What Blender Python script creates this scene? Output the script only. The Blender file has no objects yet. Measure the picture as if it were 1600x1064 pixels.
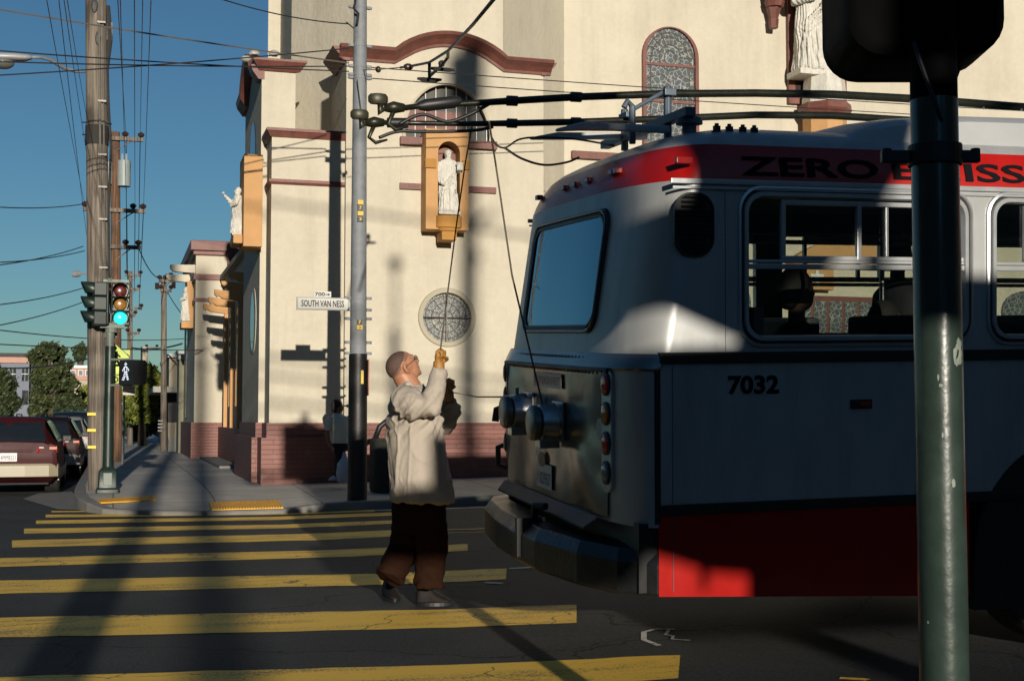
import bpy, bmesh, math, random
from mathutils import Vector, Matrix, noise
random.seed(7)
SC=bpy.context.scene; COL=SC.collection
PI=math.pi
def V(*a): return Vector(a)
# ---------------------------------------------------------------- camera maths (photo pixels 1600x1064 -> world)
F=2080.0; CH=1.35; YAW=math.radians(16.6); PIT=math.atan2(118,F)
CAM=V(0,0,CH)
_f0=V(math.sin(YAW),math.cos(YAW),0); _R=V(math.cos(YAW),-math.sin(YAW),0)
_F=_f0*math.cos(PIT)+V(0,0,math.sin(PIT)); _U=_R.cross(_F)
def ray(px,py): return _F+_R*((px-800)/F)+_U*((532-py)/F)
def atY(px,py,Y): r=ray(px,py); return CAM+r*(Y/r.y)
def atX(px,py,X): r=ray(px,py); return CAM+r*(X/r.x)
def atZ(px,py,Z=0): r=ray(px,py); return CAM+r*((Z-CH)/r.z)
def atD(px,py,D): return CAM+ray(px,py)*D
def sm(a,b,x):
    t=min(1,max(0,(x-a)/(b-a))); return t*t*(3-2*t)
def gz(X,Y): return -0.08*sm(12,19,Y)+0.022*max(0,min(X,60)-2.2)-0.05*sm(22,30,Y)*sm(-.3,-1,X)
def hit(px,py,dz=0):
    z=0
    for _ in range(12):
        p=atZ(px,py,z); z=gz(p.x,p.y)+dz
    return p
# ---------------------------------------------------------------- materials
def newmat(name):
    m=bpy.data.materials.new(name); m.use_nodes=True
    nt=m.node_tree; b=nt.nodes['Principled BSDF']; return m,nt,b
def rgb(c): return (c[0],c[1],c[2],1)
def mat(name,col,rough=.6,metal=0,var=.12,vs=6,bump=0,bs=40,dirt=0,dcol=(.05,.045,.04),spec=.5,stretch=None,coat=0,emit=0,trans=0,alpha=1,ecol=None,rv=.1):
    m,nt,b=newmat(name); N=nt.nodes; L=nt.links
    tc=N.new('ShaderNodeTexCoord'); mp=N.new('ShaderNodeMapping'); L.new(tc.outputs['Object'],mp.inputs[0])
    if stretch: mp.inputs['Scale'].default_value=stretch
    n=N.new('ShaderNodeTexNoise'); n.inputs['Scale'].default_value=vs; n.inputs['Detail'].default_value=6; n.inputs['Roughness'].default_value=.6
    L.new(mp.outputs[0],n.inputs['Vector'])
    r=N.new('ShaderNodeMapRange'); r.inputs[1].default_value=.3; r.inputs[2].default_value=.7
    r.inputs[3].default_value=1-var; r.inputs[4].default_value=1+var; L.new(n.outputs[0],r.inputs[0])
    mx=N.new('ShaderNodeMix'); mx.data_type='RGBA'; mx.blend_type='MULTIPLY'; mx.inputs[0].default_value=1
    mx.inputs[6].default_value=rgb(col); L.new(r.outputs[0],mx.inputs[7])
    out=mx.outputs[2]
    if dirt:
        n2=N.new('ShaderNodeTexNoise'); n2.inputs['Scale'].default_value=vs*.35; n2.inputs['Detail'].default_value=8; n2.inputs['Roughness'].default_value=.7
        L.new(mp.outputs[0],n2.inputs['Vector'])
        r2=N.new('ShaderNodeMapRange'); r2.inputs[1].default_value=.52; r2.inputs[2].default_value=.75; r2.inputs[4].default_value=dirt; L.new(n2.outputs[0],r2.inputs[0])
        m2=N.new('ShaderNodeMix'); m2.data_type='RGBA'; L.new(r2.outputs[0],m2.inputs[0]); L.new(out,m2.inputs[6]); m2.inputs[7].default_value=rgb(dcol); out=m2.outputs[2]
    L.new(out,b.inputs['Base Color'])
    b.inputs['Metallic'].default_value=metal; b.inputs['Specular IOR Level'].default_value=spec
    r3=N.new('ShaderNodeMapRange'); r3.inputs[3].default_value=max(0,rough-rv); r3.inputs[4].default_value=min(1,rough+rv); L.new(n.outputs[0],r3.inputs[0]); L.new(r3.outputs[0],b.inputs['Roughness'])
    if bump:
        n3=N.new('ShaderNodeTexNoise'); n3.inputs['Scale'].default_value=bs; n3.inputs['Detail'].default_value=4; L.new(mp.outputs[0],n3.inputs['Vector'])
        bp=N.new('ShaderNodeBump'); bp.inputs['Strength'].default_value=1; bp.inputs['Distance'].default_value=bump; L.new(n3.outputs[0],bp.inputs['Height']); L.new(bp.outputs[0],b.inputs['Normal'])
    if coat: b.inputs['Coat Weight'].default_value=coat; b.inputs['Coat Roughness'].default_value=.08
    if emit: b.inputs['Emission Color'].default_value=rgb(ecol or col); b.inputs['Emission Strength'].default_value=emit
    if trans: b.inputs['Transmission Weight'].default_value=trans
    if alpha<1: b.inputs['Alpha'].default_value=alpha
    return m
def glassmat(name,tint=(.02,.03,.03),alpha=.35,rough=.03):
    m,nt,b=newmat(name); N=nt.nodes; L=nt.links
    N.remove(b); out=N['Material Output']
    tr=N.new('ShaderNodeBsdfTransparent'); tr.inputs[0].default_value=rgb(tint)
    gl=N.new('ShaderNodeBsdfGlossy'); gl.inputs['Roughness'].default_value=rough; gl.inputs[0].default_value=(.9,.95,1,1)
    fr=N.new('ShaderNodeFresnel'); fr.inputs[0].default_value=1.5
    mx=N.new('ShaderNodeMixShader'); L.new(fr.outputs[0],mx.inputs[0]); L.new(tr.outputs[0],mx.inputs[1]); L.new(gl.outputs[0],mx.inputs[2]); L.new(mx.outputs[0],out.inputs[0])
    return m
M={}
M['stucco']=mat('stucco_cream',(.53,.485,.385),.9,0,.05,1.1,.010,9,.30,(.37,.32,.24),.15)
M['stucco2']=mat('stucco_beige',(.40,.37,.28),.9,0,.05,1.3,.004,14,.2,(.3,.26,.2),.15)
M['brown']=mat('brown_trim_paint',(.16,.058,.044),.5,0,.15,5,.003,30,.2,(.2,.12,.09),.4)
M['orange']=mat('ochre_plaster',(.50,.285,.125),.75,0,.07,4,.003,40,.12,(.4,.2,.09),.2)
M['ochre']=mat('dark_ochre_plaster',(.40,.20,.05),.7,0,.08,4,.003,40,.15,(.28,.15,.05),.2)
M['niche']=mat('niche_back',(.22,.12,.10),.85,0,.1,6)
M['statue']=mat('white_stone',(.56,.54,.48),.6,0,.07,8,.004,30,.15,(.35,.31,.25),.3)
M['wireglassframe']=mat('window_guard',(.30,.29,.26),.6,.2)
M['concrete']=mat('sidewalk_concrete',(.46,.44,.40),.85,0,.14,1.6,.003,90,.5,(.22,.21,.19),.2)
M['curb']=mat('curb_concrete',(.17,.165,.155),.85,0,.15,3,.004,60,.5,(.24,.23,.21))
M['yellowpad']=mat('yellow_pad',(.75,.40,.03),.6,0,.15,4,.0,10,.3,(.3,.17,.04))
M['galv']=mat('galvanised_steel',(.20,.215,.23),.7,.15,.16,9,.001,60,.25,(.2,.2,.2))
M['blackpole']=mat('black_pole_paint',(.008,.007,.007),.5,0,.3,6,.002,40)
M['greenpole']=mat('green_pole_paint',(.024,.04,.032),.32,0,.3,5,.0016,26,.25,(.10,.12,.10),.5,coat=.3,rv=.12)
M['greenpost']=mat('grey_green_paint',(.14,.17,.14),.5,0,.15,6,.001,50,.3,(.08,.09,.08))
M['siggreen']=mat('signal_green_paint',(.009,.022,.017),.42,0,.2,8)
M['black']=mat('black_plastic',(.010,.010,.011),.5,0,.2,8,.0008,70)
M['sigback']=mat('signal_back_black',(.0015,.0015,.0018),.7,0,.1,8,spec=.05)
M['blackrub']=mat('black_rubber',(.010,.0095,.009),.75,0,.25,10,.002,40)
M['wire']=mat('wire_dark',(.03,.03,.03),.5,.2)
M['wirelight']=mat('wire_grey',(.16,.15,.13),.5,.4)
M['rope']=mat('rope',(.10,.085,.06),.85)
M['steel']=mat('steel',(.45,.46,.47),.3,.9,.15,8)
M['yellow']=mat('yellow_reflector',(.75,.52,.02),.5,0,.1)
M['white']=mat('white_paint',(.62,.64,.62),.5,0,.05,5,dirt=.15,dcol=(.3,.3,.28))
M['signgrey']=mat('sign_letter_black',(.006,.006,.008),.8,spec=.1)
M['tan']=mat('tan_stucco',(.42,.36,.26),.9,0,.08,1)
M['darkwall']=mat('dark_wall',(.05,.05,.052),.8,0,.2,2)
M['pink']=mat('pink_stucco',(.46,.27,.21),.9,0,.08,1)
M['bluegrey']=mat('blue_grey_stucco',(.17,.19,.23),.9,0,.08,1)
M['paleconc']=mat('pale_concrete',(.36,.35,.32),.9,0,.1,1)
M['insul']=mat('insulator',(.04,.02,.015),.3)
M['bark']=mat('bark',(.07,.05,.035),.9,0,.3,5,.01,20)
M['hill']=mat('far_hill',(.06,.09,.08),1,0,.2,.05)
def streak(m,sc,lo,hi,a=.35,b_=.75):
    nt=m.node_tree; N=nt.nodes; L=nt.links; bs=N['Principled BSDF']; src=bs.inputs['Base Color'].links[0].from_socket
    geo=N.new('ShaderNodeNewGeometry'); mp=N.new('ShaderNodeMapping'); mp.inputs['Scale'].default_value=sc; L.new(geo.outputs['Position'],mp.inputs[0])
    n=N.new('ShaderNodeTexNoise'); n.inputs['Scale'].default_value=1; n.inputs['Detail'].default_value=7; n.inputs['Roughness'].default_value=.7; L.new(mp.outputs[0],n.inputs['Vector'])
    r=N.new('ShaderNodeMapRange'); r.inputs[1].default_value=a; r.inputs[2].default_value=b_; r.inputs[3].default_value=hi; r.inputs[4].default_value=lo; L.new(n.outputs[0],r.inputs[0])
    mx=N.new('ShaderNodeMix'); mx.data_type='RGBA'; mx.blend_type='MULTIPLY'; mx.inputs[0].default_value=1; L.new(src,mx.inputs[6]); L.new(r.outputs[0],mx.inputs[7]); L.new(mx.outputs[2],bs.inputs['Base Color'])
streak(M['stucco'],(2.2,2.2,.22),.91,1.02,.45,.72); streak(M['stucco'],(9,9,9),.95,1.03); streak(M['brown'],(6,6,1.5),.75,1.1); streak(M['statue'],(14,14,3),.72,1.04,.45,.7)
def woodmat(name,col):
    m,nt,b=newmat(name); N=nt.nodes; L=nt.links
    tc=N.new('ShaderNodeTexCoord'); mp=N.new('ShaderNodeMapping'); mp.inputs['Scale'].default_value=(16,16,.55); L.new(tc.outputs['Object'],mp.inputs[0])
    n=N.new('ShaderNodeTexNoise'); n.inputs['Scale'].default_value=1.6; n.inputs['Detail'].default_value=9; n.inputs['Roughness'].default_value=.7; L.new(mp.outputs[0],n.inputs['Vector'])
    cr=N.new('ShaderNodeValToRGB'); e=cr.color_ramp.elements; e[0].position=.32; e[0].color=rgb([c*.22 for c in col]); e[1].position=.68; e[1].color=rgb([c*1.35 for c in col]); L.new(n.outputs[0],cr.inputs[0])
    n2=N.new('ShaderNodeTexNoise'); n2.inputs['Scale'].default_value=1.2; n2.inputs['Detail'].default_value=3
    mp2=N.new('ShaderNodeMapping'); mp2.inputs['Scale'].default_value=(2,2,.8); L.new(tc.outputs['Object'],mp2.inputs[0]); L.new(mp2.outputs[0],n2.inputs['Vector'])
    r2=N.new('ShaderNodeMapRange'); r2.inputs[1].default_value=.56; r2.inputs[2].default_value=.68; r2.inputs[4].default_value=.75; L.new(n2.outputs[0],r2.inputs[0])
    mx=N.new('ShaderNodeMix'); mx.data_type='RGBA'; L.new(r2.outputs[0],mx.inputs[0]); L.new(cr.outputs[0],mx.inputs[6]); mx.inputs[7].default_value=(.03,.024,.02,1)
    L.new(mx.outputs[2],b.inputs['Base Color']); b.inputs['Roughness'].default_value=.9
    bp=N.new('ShaderNodeBump'); bp.inputs['Distance'].default_value=.012; L.new(n.outputs[0],bp.inputs['Height']); L.new(bp.outputs[0],b.inputs['Normal'])
    return m
M['wood']=woodmat('weathered_pole_wood',(.21,.175,.14)); M['wood2']=woodmat('brown_pole_wood',(.17,.09,.05))
def brickmat():
    m,nt,b=newmat('painted_brick'); N=nt.nodes; L=nt.links
    geo=N.new('ShaderNodeNewGeometry'); sx=N.new('ShaderNodeSeparateXYZ'); L.new(geo.outputs['Position'],sx.inputs[0])
    ad=N.new('ShaderNodeMath'); L.new(sx.outputs[0],ad.inputs[0]); L.new(sx.outputs[1],ad.inputs[1])
    cb=N.new('ShaderNodeCombineXYZ'); L.new(ad.outputs[0],cb.inputs[0]); L.new(sx.outputs[2],cb.inputs[1])
    br=N.new('ShaderNodeTexBrick'); L.new(cb.outputs[0],br.inputs['Vector']); br.inputs['Scale'].default_value=1
    br.inputs['Brick Width'].default_value=.42; br.inputs['Row Height'].default_value=.085; br.inputs['Mortar Size'].default_value=.006; br.inputs['Mortar Smooth'].default_value=.4
    br.inputs['Color1'].default_value=(.20,.068,.048,1); br.inputs['Color2'].default_value=(.175,.06,.044,1); br.inputs['Mortar'].default_value=(.14,.052,.04,1)
    n=N.new('ShaderNodeTexNoise'); n.inputs['Scale'].default_value=5; n.inputs['Detail'].default_value=8; L.new(geo.outputs['Position'],n.inputs['Vector'])
    r=N.new('ShaderNodeMapRange'); r.inputs[1].default_value=.55; r.inputs[2].default_value=.72; r.inputs[4].default_value=.5; L.new(n.outputs[0],r.inputs[0])
    mx=N.new('ShaderNodeMix'); mx.data_type='RGBA'; L.new(r.outputs[0],mx.inputs[0]); L.new(br.outputs[0],mx.inputs[6]); mx.inputs[7].default_value=(.26,.13,.10,1)
    L.new(mx.outputs[2],b.inputs['Base Color']); b.inputs['Roughness'].default_value=.55
    bp=N.new('ShaderNodeBump'); bp.inputs['Distance'].default_value=.006; bp.invert=True
    sb=N.new('ShaderNodeMath'); sb.operation='ADD'; L.new(br.outputs['Fac'],sb.inputs[0]); n5=N.new('ShaderNodeMath'); n5.operation='MULTIPLY'; n5.inputs[1].default_value=.5; L.new(n.outputs[0],n5.inputs[0]); L.new(n5.outputs[0],sb.inputs[1])
    L.new(sb.outputs[0],bp.inputs['Height']); L.new(bp.outputs[0],b.inputs['Normal'])
    return m
M['brick']=brickmat()
def asphaltmat():
    m,nt,b=newmat('asphalt'); N=nt.nodes; L=nt.links
    geo=N.new('ShaderNodeNewGeometry')
    n=N.new('ShaderNodeTexNoise'); n.inputs['Scale'].default_value=45; n.inputs['Detail'].default_value=8; n.inputs['Roughness'].default_value=.85; L.new(geo.outputs['Position'],n.inputs['Vector'])
    n2=N.new('ShaderNodeTexNoise'); n2.inputs['Scale'].default_value=.6; n2.inputs['Detail'].default_value=7; n2.inputs['Roughness'].default_value=.65; L.new(geo.outputs['Position'],n2.inputs['Vector'])
    cr=N.new('ShaderNodeValToRGB'); e=cr.color_ramp.elements; e[0].position=.40; e[0].color=(.012,.019,.021,1); e[1].position=.66; e[1].color=(.082,.080,.077,1); L.new(n.outputs[0],cr.inputs[0])
    r=N.new('ShaderNodeMapRange'); r.inputs[1].default_value=.3; r.inputs[2].default_value=.7; r.inputs[3].default_value=.65; r.inputs[4].default_value=1.3; L.new(n2.outputs[0],r.inputs[0])
    mx=N.new('ShaderNodeMix'); mx.data_type='RGBA'; mx.blend_type='MULTIPLY'; mx.inputs[0].default_value=1; L.new(cr.outputs[0],mx.inputs[6]); L.new(r.outputs[0],mx.inputs[7])
    # cracks
    vo=N.new('ShaderNodeTexVoronoi'); vo.feature='DISTANCE_TO_EDGE'; vo.inputs['Scale'].default_value=.35
    nd=N.new('ShaderNodeMix'); nd.data_type='RGBA'; nd.blend_type='ADD'; nd.inputs[0].default_value=.5; L.new(geo.outputs['Position'],nd.inputs[6]); n4=N.new('ShaderNodeTexNoise'); n4.inputs['Scale'].default_value=2.2; n4.inputs['Detail'].default_value=5; L.new(geo.outputs['Position'],n4.inputs['Vector']); L.new(n4.outputs[1],nd.inputs[7]); L.new(nd.outputs[2],vo.inputs['Vector'])
    lt=N.new('ShaderNodeMath'); lt.operation='LESS_THAN'; lt.inputs[1].default_value=.0035; L.new(vo.outputs['Distance'],lt.inputs[0])
    m3=N.new('ShaderNodeMix'); m3.data_type='RGBA'; L.new(lt.outputs[0],m3.inputs[0]); L.new(mx.outputs[2],m3.inputs[6]); m3.inputs[7].default_value=(.012,.012,.012,1)
    L.new(m3.outputs[2],b.inputs['Base Color']); b.inputs['Roughness'].default_value=.85; b.inputs['Specular IOR Level'].default_value=.25
    bp=N.new('ShaderNodeBump'); bp.inputs['Distance'].default_value=.004; bp.inputs['Strength'].default_value=.8; L.new(n.outputs[0],bp.inputs['Height']); L.new(bp.outputs[0],b.inputs['Normal'])
    return m
M['asphalt']=asphaltmat()
def paintmat(name,col,wear=.25,under=(.05,.05,.05)):
    m,nt,b=newmat(name); N=nt.nodes; L=nt.links
    geo=N.new('ShaderNodeNewGeometry')
    n=N.new('ShaderNodeTexNoise'); n.inputs['Scale'].default_value=60; n.inputs['Detail'].default_value=6; n.inputs['Roughness'].default_value=.7; L.new(geo.outputs['Position'],n.inputs['Vector'])
    mp=N.new('ShaderNodeMapping'); mp.inputs['Scale'].default_value=(.8,3.2,1); L.new(geo.outputs['Position'],mp.inputs[0])
    n2=N.new('ShaderNodeTexNoise'); n2.inputs['Scale'].default_value=1.1; n2.inputs['Detail'].default_value=7; n2.inputs['Roughness'].default_value=.65; L.new(mp.outputs[0],n2.inputs['Vector'])
    ad=N.new('ShaderNodeMath'); ad.operation='MULTIPLY'; L.new(n.outputs[0],ad.inputs[0]); L.new(n2.outputs[0],ad.inputs[1])
    r=N.new('ShaderNodeMapRange'); r.inputs[1].default_value=.25; r.inputs[2].default_value=.36; r.inputs[4].default_value=wear; L.new(ad.outputs[0],r.inputs[0])
    mx=N.new('ShaderNodeMix'); mx.data_type='RGBA'; L.new(r.outputs[0],mx.inputs[0]); mx.inputs[6].default_value=rgb(col); mx.inputs[7].default_value=rgb(under)
    vo=N.new('ShaderNodeTexVoronoi'); vo.feature='DISTANCE_TO_EDGE'; vo.inputs['Scale'].default_value=.9
    nd=N.new('ShaderNodeMix'); nd.data_type='RGBA'; nd.blend_type='ADD'; nd.inputs[0].default_value=.5; L.new(geo.outputs['Position'],nd.inputs[6]); n4=N.new('ShaderNodeTexNoise'); n4.inputs['Scale'].default_value=2.5; n4.inputs['Detail'].default_value=6; L.new(geo.outputs['Position'],n4.inputs['Vector']); L.new(n4.outputs[1],nd.inputs[7]); L.new(nd.outputs[2],vo.inputs['Vector'])
    lt=N.new('ShaderNodeMath'); lt.operation='LESS_THAN'; lt.inputs[1].default_value=.006; L.new(vo.outputs['Distance'],lt.inputs[0])
    n6=N.new('ShaderNodeTexNoise'); n6.inputs['Scale'].default_value=.5; L.new(geo.outputs['Position'],n6.inputs['Vector']); g6=N.new('ShaderNodeMath'); g6.operation='GREATER_THAN'; g6.inputs[1].default_value=.5; L.new(n6.outputs[0],g6.inputs[0])
    ml=N.new('ShaderNodeMath'); ml.operation='MULTIPLY'; L.new(lt.outputs[0],ml.inputs[0]); L.new(g6.outputs[0],ml.inputs[1])
    m3=N.new('ShaderNodeMix'); m3.data_type='RGBA'; L.new(ml.outputs[0],m3.inputs[0]); L.new(mx.outputs[2],m3.inputs[6]); m3.inputs[7].default_value=rgb([c*.22 for c in col])
    L.new(m3.outputs[2],b.inputs['Base Color']); b.inputs['Roughness'].default_value=.7
    bp=N.new('ShaderNodeBump'); bp.inputs['Distance'].default_value=.002; L.new(n.outputs[0],bp.inputs['Height']); L.new(bp.outputs[0],b.inputs['Normal'])
    return m
M['ypaint']=paintmat('yellow_road_paint',(.92,.575,.07),.8); M['wpaint']=paintmat('white_road_paint',(.7,.7,.68),.8)
def leadedmat(name,glass,lead,scale):
    m,nt,b=newmat(name); N=nt.nodes; L=nt.links
    tc=N.new('ShaderNodeTexCoord'); vo=N.new('ShaderNodeTexVoronoi'); vo.feature='DISTANCE_TO_EDGE'; vo.inputs['Scale'].default_value=scale; L.new(tc.outputs['Object'],vo.inputs['Vector'])
    r=N.new('ShaderNodeMapRange'); r.inputs[1].default_value=.03; r.inputs[2].default_value=.06; L.new(vo.outputs['Distance'],r.inputs[0])
    v2=N.new('ShaderNodeTexVoronoi'); v2.inputs['Scale'].default_value=scale; L.new(tc.outputs['Object'],v2.inputs['Vector'])
    mc=N.new('ShaderNodeMix'); mc.data_type='RGBA'; mc.blend_type='MULTIPLY'; mc.inputs[0].default_value=.18; mc.inputs[6].default_value=rgb(glass); L.new(v2.outputs['Color'],mc.inputs[7])
    mx=N.new('ShaderNodeMix'); mx.data_type='RGBA'; L.new(r.outputs[0],mx.inputs[0]); mx.inputs[6].default_value=rgb(lead); L.new(mc.outputs[2],mx.inputs[7])
    L.new(mx.outputs[2],b.inputs['Base Color']); b.inputs['Roughness'].default_value=.35
    return m
M['leaded']=leadedmat('leaded_glass',(.075,.09,.10),(.30,.30,.27),8.5)
M['leaded_small']=leadedmat('leaded_glass_round',(.09,.10,.10),(.34,.33,.27),14)
M['meshscreen']=mat('mesh_screen',(.085,.085,.075),.7,0,.2,30)
M['darkglass']=mat('dark_glass',(.012,.016,.02),.08,0,.1)
# ---------------------------------------------------------------- mesh building
def wm(o):
    m=o.matrix_basis.copy()
    while o.parent: o=o.parent; m=o.matrix_basis@m
    return m
class MB:
    def __init__(s): s.v=[]; s.f=[]; s.m=[]; s.cur=0
    def add(s,vs,fs):
        k=len(s.v); s.v+= [Vector(p) for p in vs]; s.f+=[[i+k for i in f] for f in fs]; s.m+=[s.cur]*len(fs); return s
    def box(s,a,b):
        x0,y0,z0=[min(p,q) for p,q in zip(a,b)]; x1,y1,z1=[max(p,q) for p,q in zip(a,b)]
        return s.add([(x0,y0,z0),(x1,y0,z0),(x1,y1,z0),(x0,y1,z0),(x0,y0,z1),(x1,y0,z1),(x1,y1,z1),(x0,y1,z1)],[(0,3,2,1),(4,5,6,7),(0,1,5,4),(1,2,6,5),(2,3,7,6),(3,0,4,7)])
    def obox(s,c,u,v,w):   # centre and three half-axis vectors
        c=Vector(c);u=Vector(u);v=Vector(v);w=Vector(w)
        return s.add([c-u-v-w,c+u-v-w,c+u+v-w,c-u+v-w,c-u-v+w,c+u-v+w,c+u+v+w,c-u+v+w],[(0,3,2,1),(4,5,6,7),(0,1,5,4),(1,2,6,5),(2,3,7,6),(3,0,4,7)])
    def loft(s,rings,cap=True,close=True):
        n=len(rings[0]); k=len(s.v); vs=[p for r in rings for p in r]; fs=[]
        for i in range(len(rings)-1):
            for j in range(n if close else n-1):
                a=i*n+j; b=i*n+(j+1)%n; fs.append((a,b,b+n,a+n))
        if cap: fs.append(tuple(range(n))[::-1]); fs.append(tuple((len(rings)-1)*n+j for j in range(n)))
        return s.add(vs,fs)
    def tube(s,pts,r,n=8,cap=True):
        pts=[Vector(p) for p in pts]; rs=r if isinstance(r,(list,tuple)) else [r]*len(pts); rings=[]
        d0=(pts[1]-pts[0]).normalized(); up=V(0,0,1) if abs(d0.z)<.9 else V(1,0,0); a=d0.cross(up).normalized()
        for i,p in enumerate(pts):
            d=(pts[min(i+1,len(pts)-1)]-pts[max(i-1,0)]).normalized(); a=(a-d*a.dot(d)).normalized(); b=d.cross(a)
            rings.append([p+(a*math.cos(2*PI*j/n)+b*math.sin(2*PI*j/n))*rs[i] for j in range(n)])
        return s.loft(rings,cap)
    def cyl(s,a,b,r,r2=None,n=16): return s.tube([a,b],[r,r if r2 is None else r2],n)
    def sphere(s,c,r,n=10,m=8,mt=None):
        r=(r,r,r) if not isinstance(r,(list,tuple)) else r; c=Vector(c); vs=[];fs=[]
        for i in range(m+1):
            t=PI*i/m
            for j in range(n):
                p=2*PI*j/n; q=V(math.sin(t)*math.cos(p)*r[0],math.sin(t)*math.sin(p)*r[1],math.cos(t)*r[2])
                vs.append(c+(mt@q if mt else q))
        for i in range(m):
            for j in range(n):
                a=i*n+j;b=i*n+(j+1)%n; fs.append((a,a+n,b+n,b))
        return s.add(vs,fs)
    def prism(s,poly,o,u,v,w):   # 2-D polygon (a,b)->o+a*u+b*v, extruded by w
        o=Vector(o);u=Vector(u);v=Vector(v);w=Vector(w); n=len(poly)
        p=[o+u*a+v*b for a,b in poly]; vs=p+[q+w for q in p]
        return s.add(vs,[tuple(range(n)),tuple(range(2*n-1,n-1,-1))]+[(i,i+n,(i+1)%n+n,(i+1)%n) for i in range(n)])
    def ringstrip(s,outer,inner):
        n=len(outer); return s.add(list(outer)+list(inner),[(i,(i+1)%n,(i+1)%n+n,i+n) for i in range(n)])
    def build(s,name,m,parent=None,smooth=False,local=False,bevel=0,org=None,auto=None):
        me=bpy.data.meshes.new(name); vs=s.v
        o=bpy.data.objects.new(name,me)
        if parent is not None:
            o.parent=parent
            if not local:
                inv=wm(parent).inverted(); vs=[inv@p for p in vs]
        else:
            if org is None:
                xs=[p.x for p in vs]; ys=[p.y for p in vs]; zs=[p.z for p in vs]; org=V((min(xs)+max(xs))/2,(min(ys)+max(ys))/2,min(zs))
            org=Vector(org); vs=[p-org for p in vs]; o.location=org
        me.from_pydata([tuple(p) for p in vs],[],[f for f in s.f])
        for q in (m if isinstance(m,(list,tuple)) else [m]): me.materials.append(q)
        if max(s.m or [0])>0: me.polygons.foreach_set('material_index',s.m)
        bm=bmesh.new(); bm.from_mesh(me); bmesh.ops.recalc_face_normals(bm,faces=bm.faces)
        if bevel: 
            bmesh.ops.remove_doubles(bm,verts=bm.verts,dist=1e-5)
            ed=[e for e in bm.edges if len(e.link_faces)==2 and e.calc_face_angle(0)>.6]
            bmesh.ops.bevel(bm,geom=ed,offset=bevel,segments=2,affect='EDGES',profile=.6)
        bm.to_mesh(me); bm.free()
        if smooth: me.polygons.foreach_set('use_smooth',[True]*len(me.polygons))
        if auto:
            me.polygons.foreach_set('use_smooth',[True]*len(me.polygons)); me.set_sharp_from_angle(angle=math.radians(auto))
        me.update(); COL.objects.link(o); return o
def tag(o,label=None,cat=None,group=None,kind=None):
    if label: o['label']=label
    if cat: o['category']=cat
    if group: o['group']=group
    if kind: o['kind']=kind
    return o
def thing(name,label,cat,loc=(0,0,0),group=None,mtx=None):
    o=bpy.data.objects.new(name,None); COL.objects.link(o); o.empty_display_size=.2
    if mtx is not None: o.matrix_basis=mtx
    else: o.location=loc
    return tag(o,label,cat,group)
def dup(root,mtx,label,group=None,scale=None):
    def cp(o,par):
        c=o.copy(); COL.objects.link(c); c.parent=par
        for ch in list(o.children): 
            if ch is not c: cp(ch,c)
        return c
    kids=list(root.children); r=root.copy(); COL.objects.link(r); r.matrix_basis=mtx; r['label']=label
    if group: r['group']=group
    for k in kids: cp(k,r)
    return r
def text(body,name,m,o,u,v,width=None,height=.1,parent=None,depth=.002,local=False,shear=0,sx=1,bold=0):
    c=bpy.data.curves.new('t','FONT'); c.body=body; c.size=1; c.align_x='LEFT'; c.shear=shear; c.offset=bold; c.resolution_u=3
    t=bpy.data.objects.new('t',c); COL.objects.link(t); dg=bpy.context.evaluated_depsgraph_get(); dg.update()
    me=bpy.data.meshes.new_from_object(t.evaluated_get(dg)); bpy.data.objects.remove(t)
    xs=[p.co.x for p in me.vertices]; ys=[p.co.y for p in me.vertices]; x0,x1,y0,y1=min(xs),max(xs),min(ys),max(ys)
    sy=height/(y1-y0); sxx=(width/(x1-x0)) if width else sy*sx
    u=Vector(u).normalized(); v=Vector(v).normalized(); w=u.cross(v); o=Vector(o)
    b=MB(); vs=[o+u*((p.co.x-x0)*sxx)+v*((p.co.y-y0)*sy)+w*depth for p in me.vertices]
    b.add(vs,[list(p.vertices) for p in me.polygons]); bpy.data.meshes.remove(me)
    ob=b.build(name,m,parent,local=local); return ob
def rrect(x0,x1,y0,y1,r,k=6):
    P=[]
    for cx,cy,a in ((x1-r,y1-r,0),(x0+r,y1-r,PI/2),(x0+r,y0+r,PI),(x1-r,y0+r,3*PI/2)):
        for i in range(k+1):
            t=a+PI/2*i/k; P.append((cx+r*math.cos(t),cy+r*math.sin(t)))
    return P
def crect(x0,x1,y0,y1,k=6): # same count, all at corners
    return [(x1,y1)]*(k+1)+[(x0,y1)]*(k+1)+[(x0,y0)]*(k+1)+[(x1,y0)]*(k+1)
def remesh(mb,name,m,parent,vox,smooth=3,local=False,disp=None,mats=None):
    o=mb.build('tmp',m,None,org=(0,0,0))
    md=o.modifiers.new('r','REMESH'); md.mode='VOXEL'; md.voxel_size=vox
    if smooth:
        s=o.modifiers.new('s','SMOOTH'); s.iterations=smooth; s.factor=.5
    dg=bpy.context.evaluated_depsgraph_get(); dg.update()
    me=bpy.data.meshes.new_from_object(o.evaluated_get(dg)); bpy.data.objects.remove(o)
    me.name=name; me.materials.clear(); me.materials.append(m)
    if disp:
        ns=[v.normal.copy() for v in me.vertices]
        for v,nn in zip(me.vertices,ns): v.co=v.co+nn*disp(v.co)
    ob=bpy.data.objects.new(name,me); COL.objects.link(ob)
    if parent is not None:
        ob.parent=parent
        if not local: me.transform(wm(parent).inverted())
    else:
        xs=[v.co for v in me.vertices]; org=V(sum(p.x for p in xs)/len(xs),sum(p.y for p in xs)/len(xs),min(p.z for p in xs)); me.transform(Matrix.Translation(-org)); ob.location=org
    me.polygons.foreach_set('use_smooth',[True]*len(me.polygons)); me.update(); return ob
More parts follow.
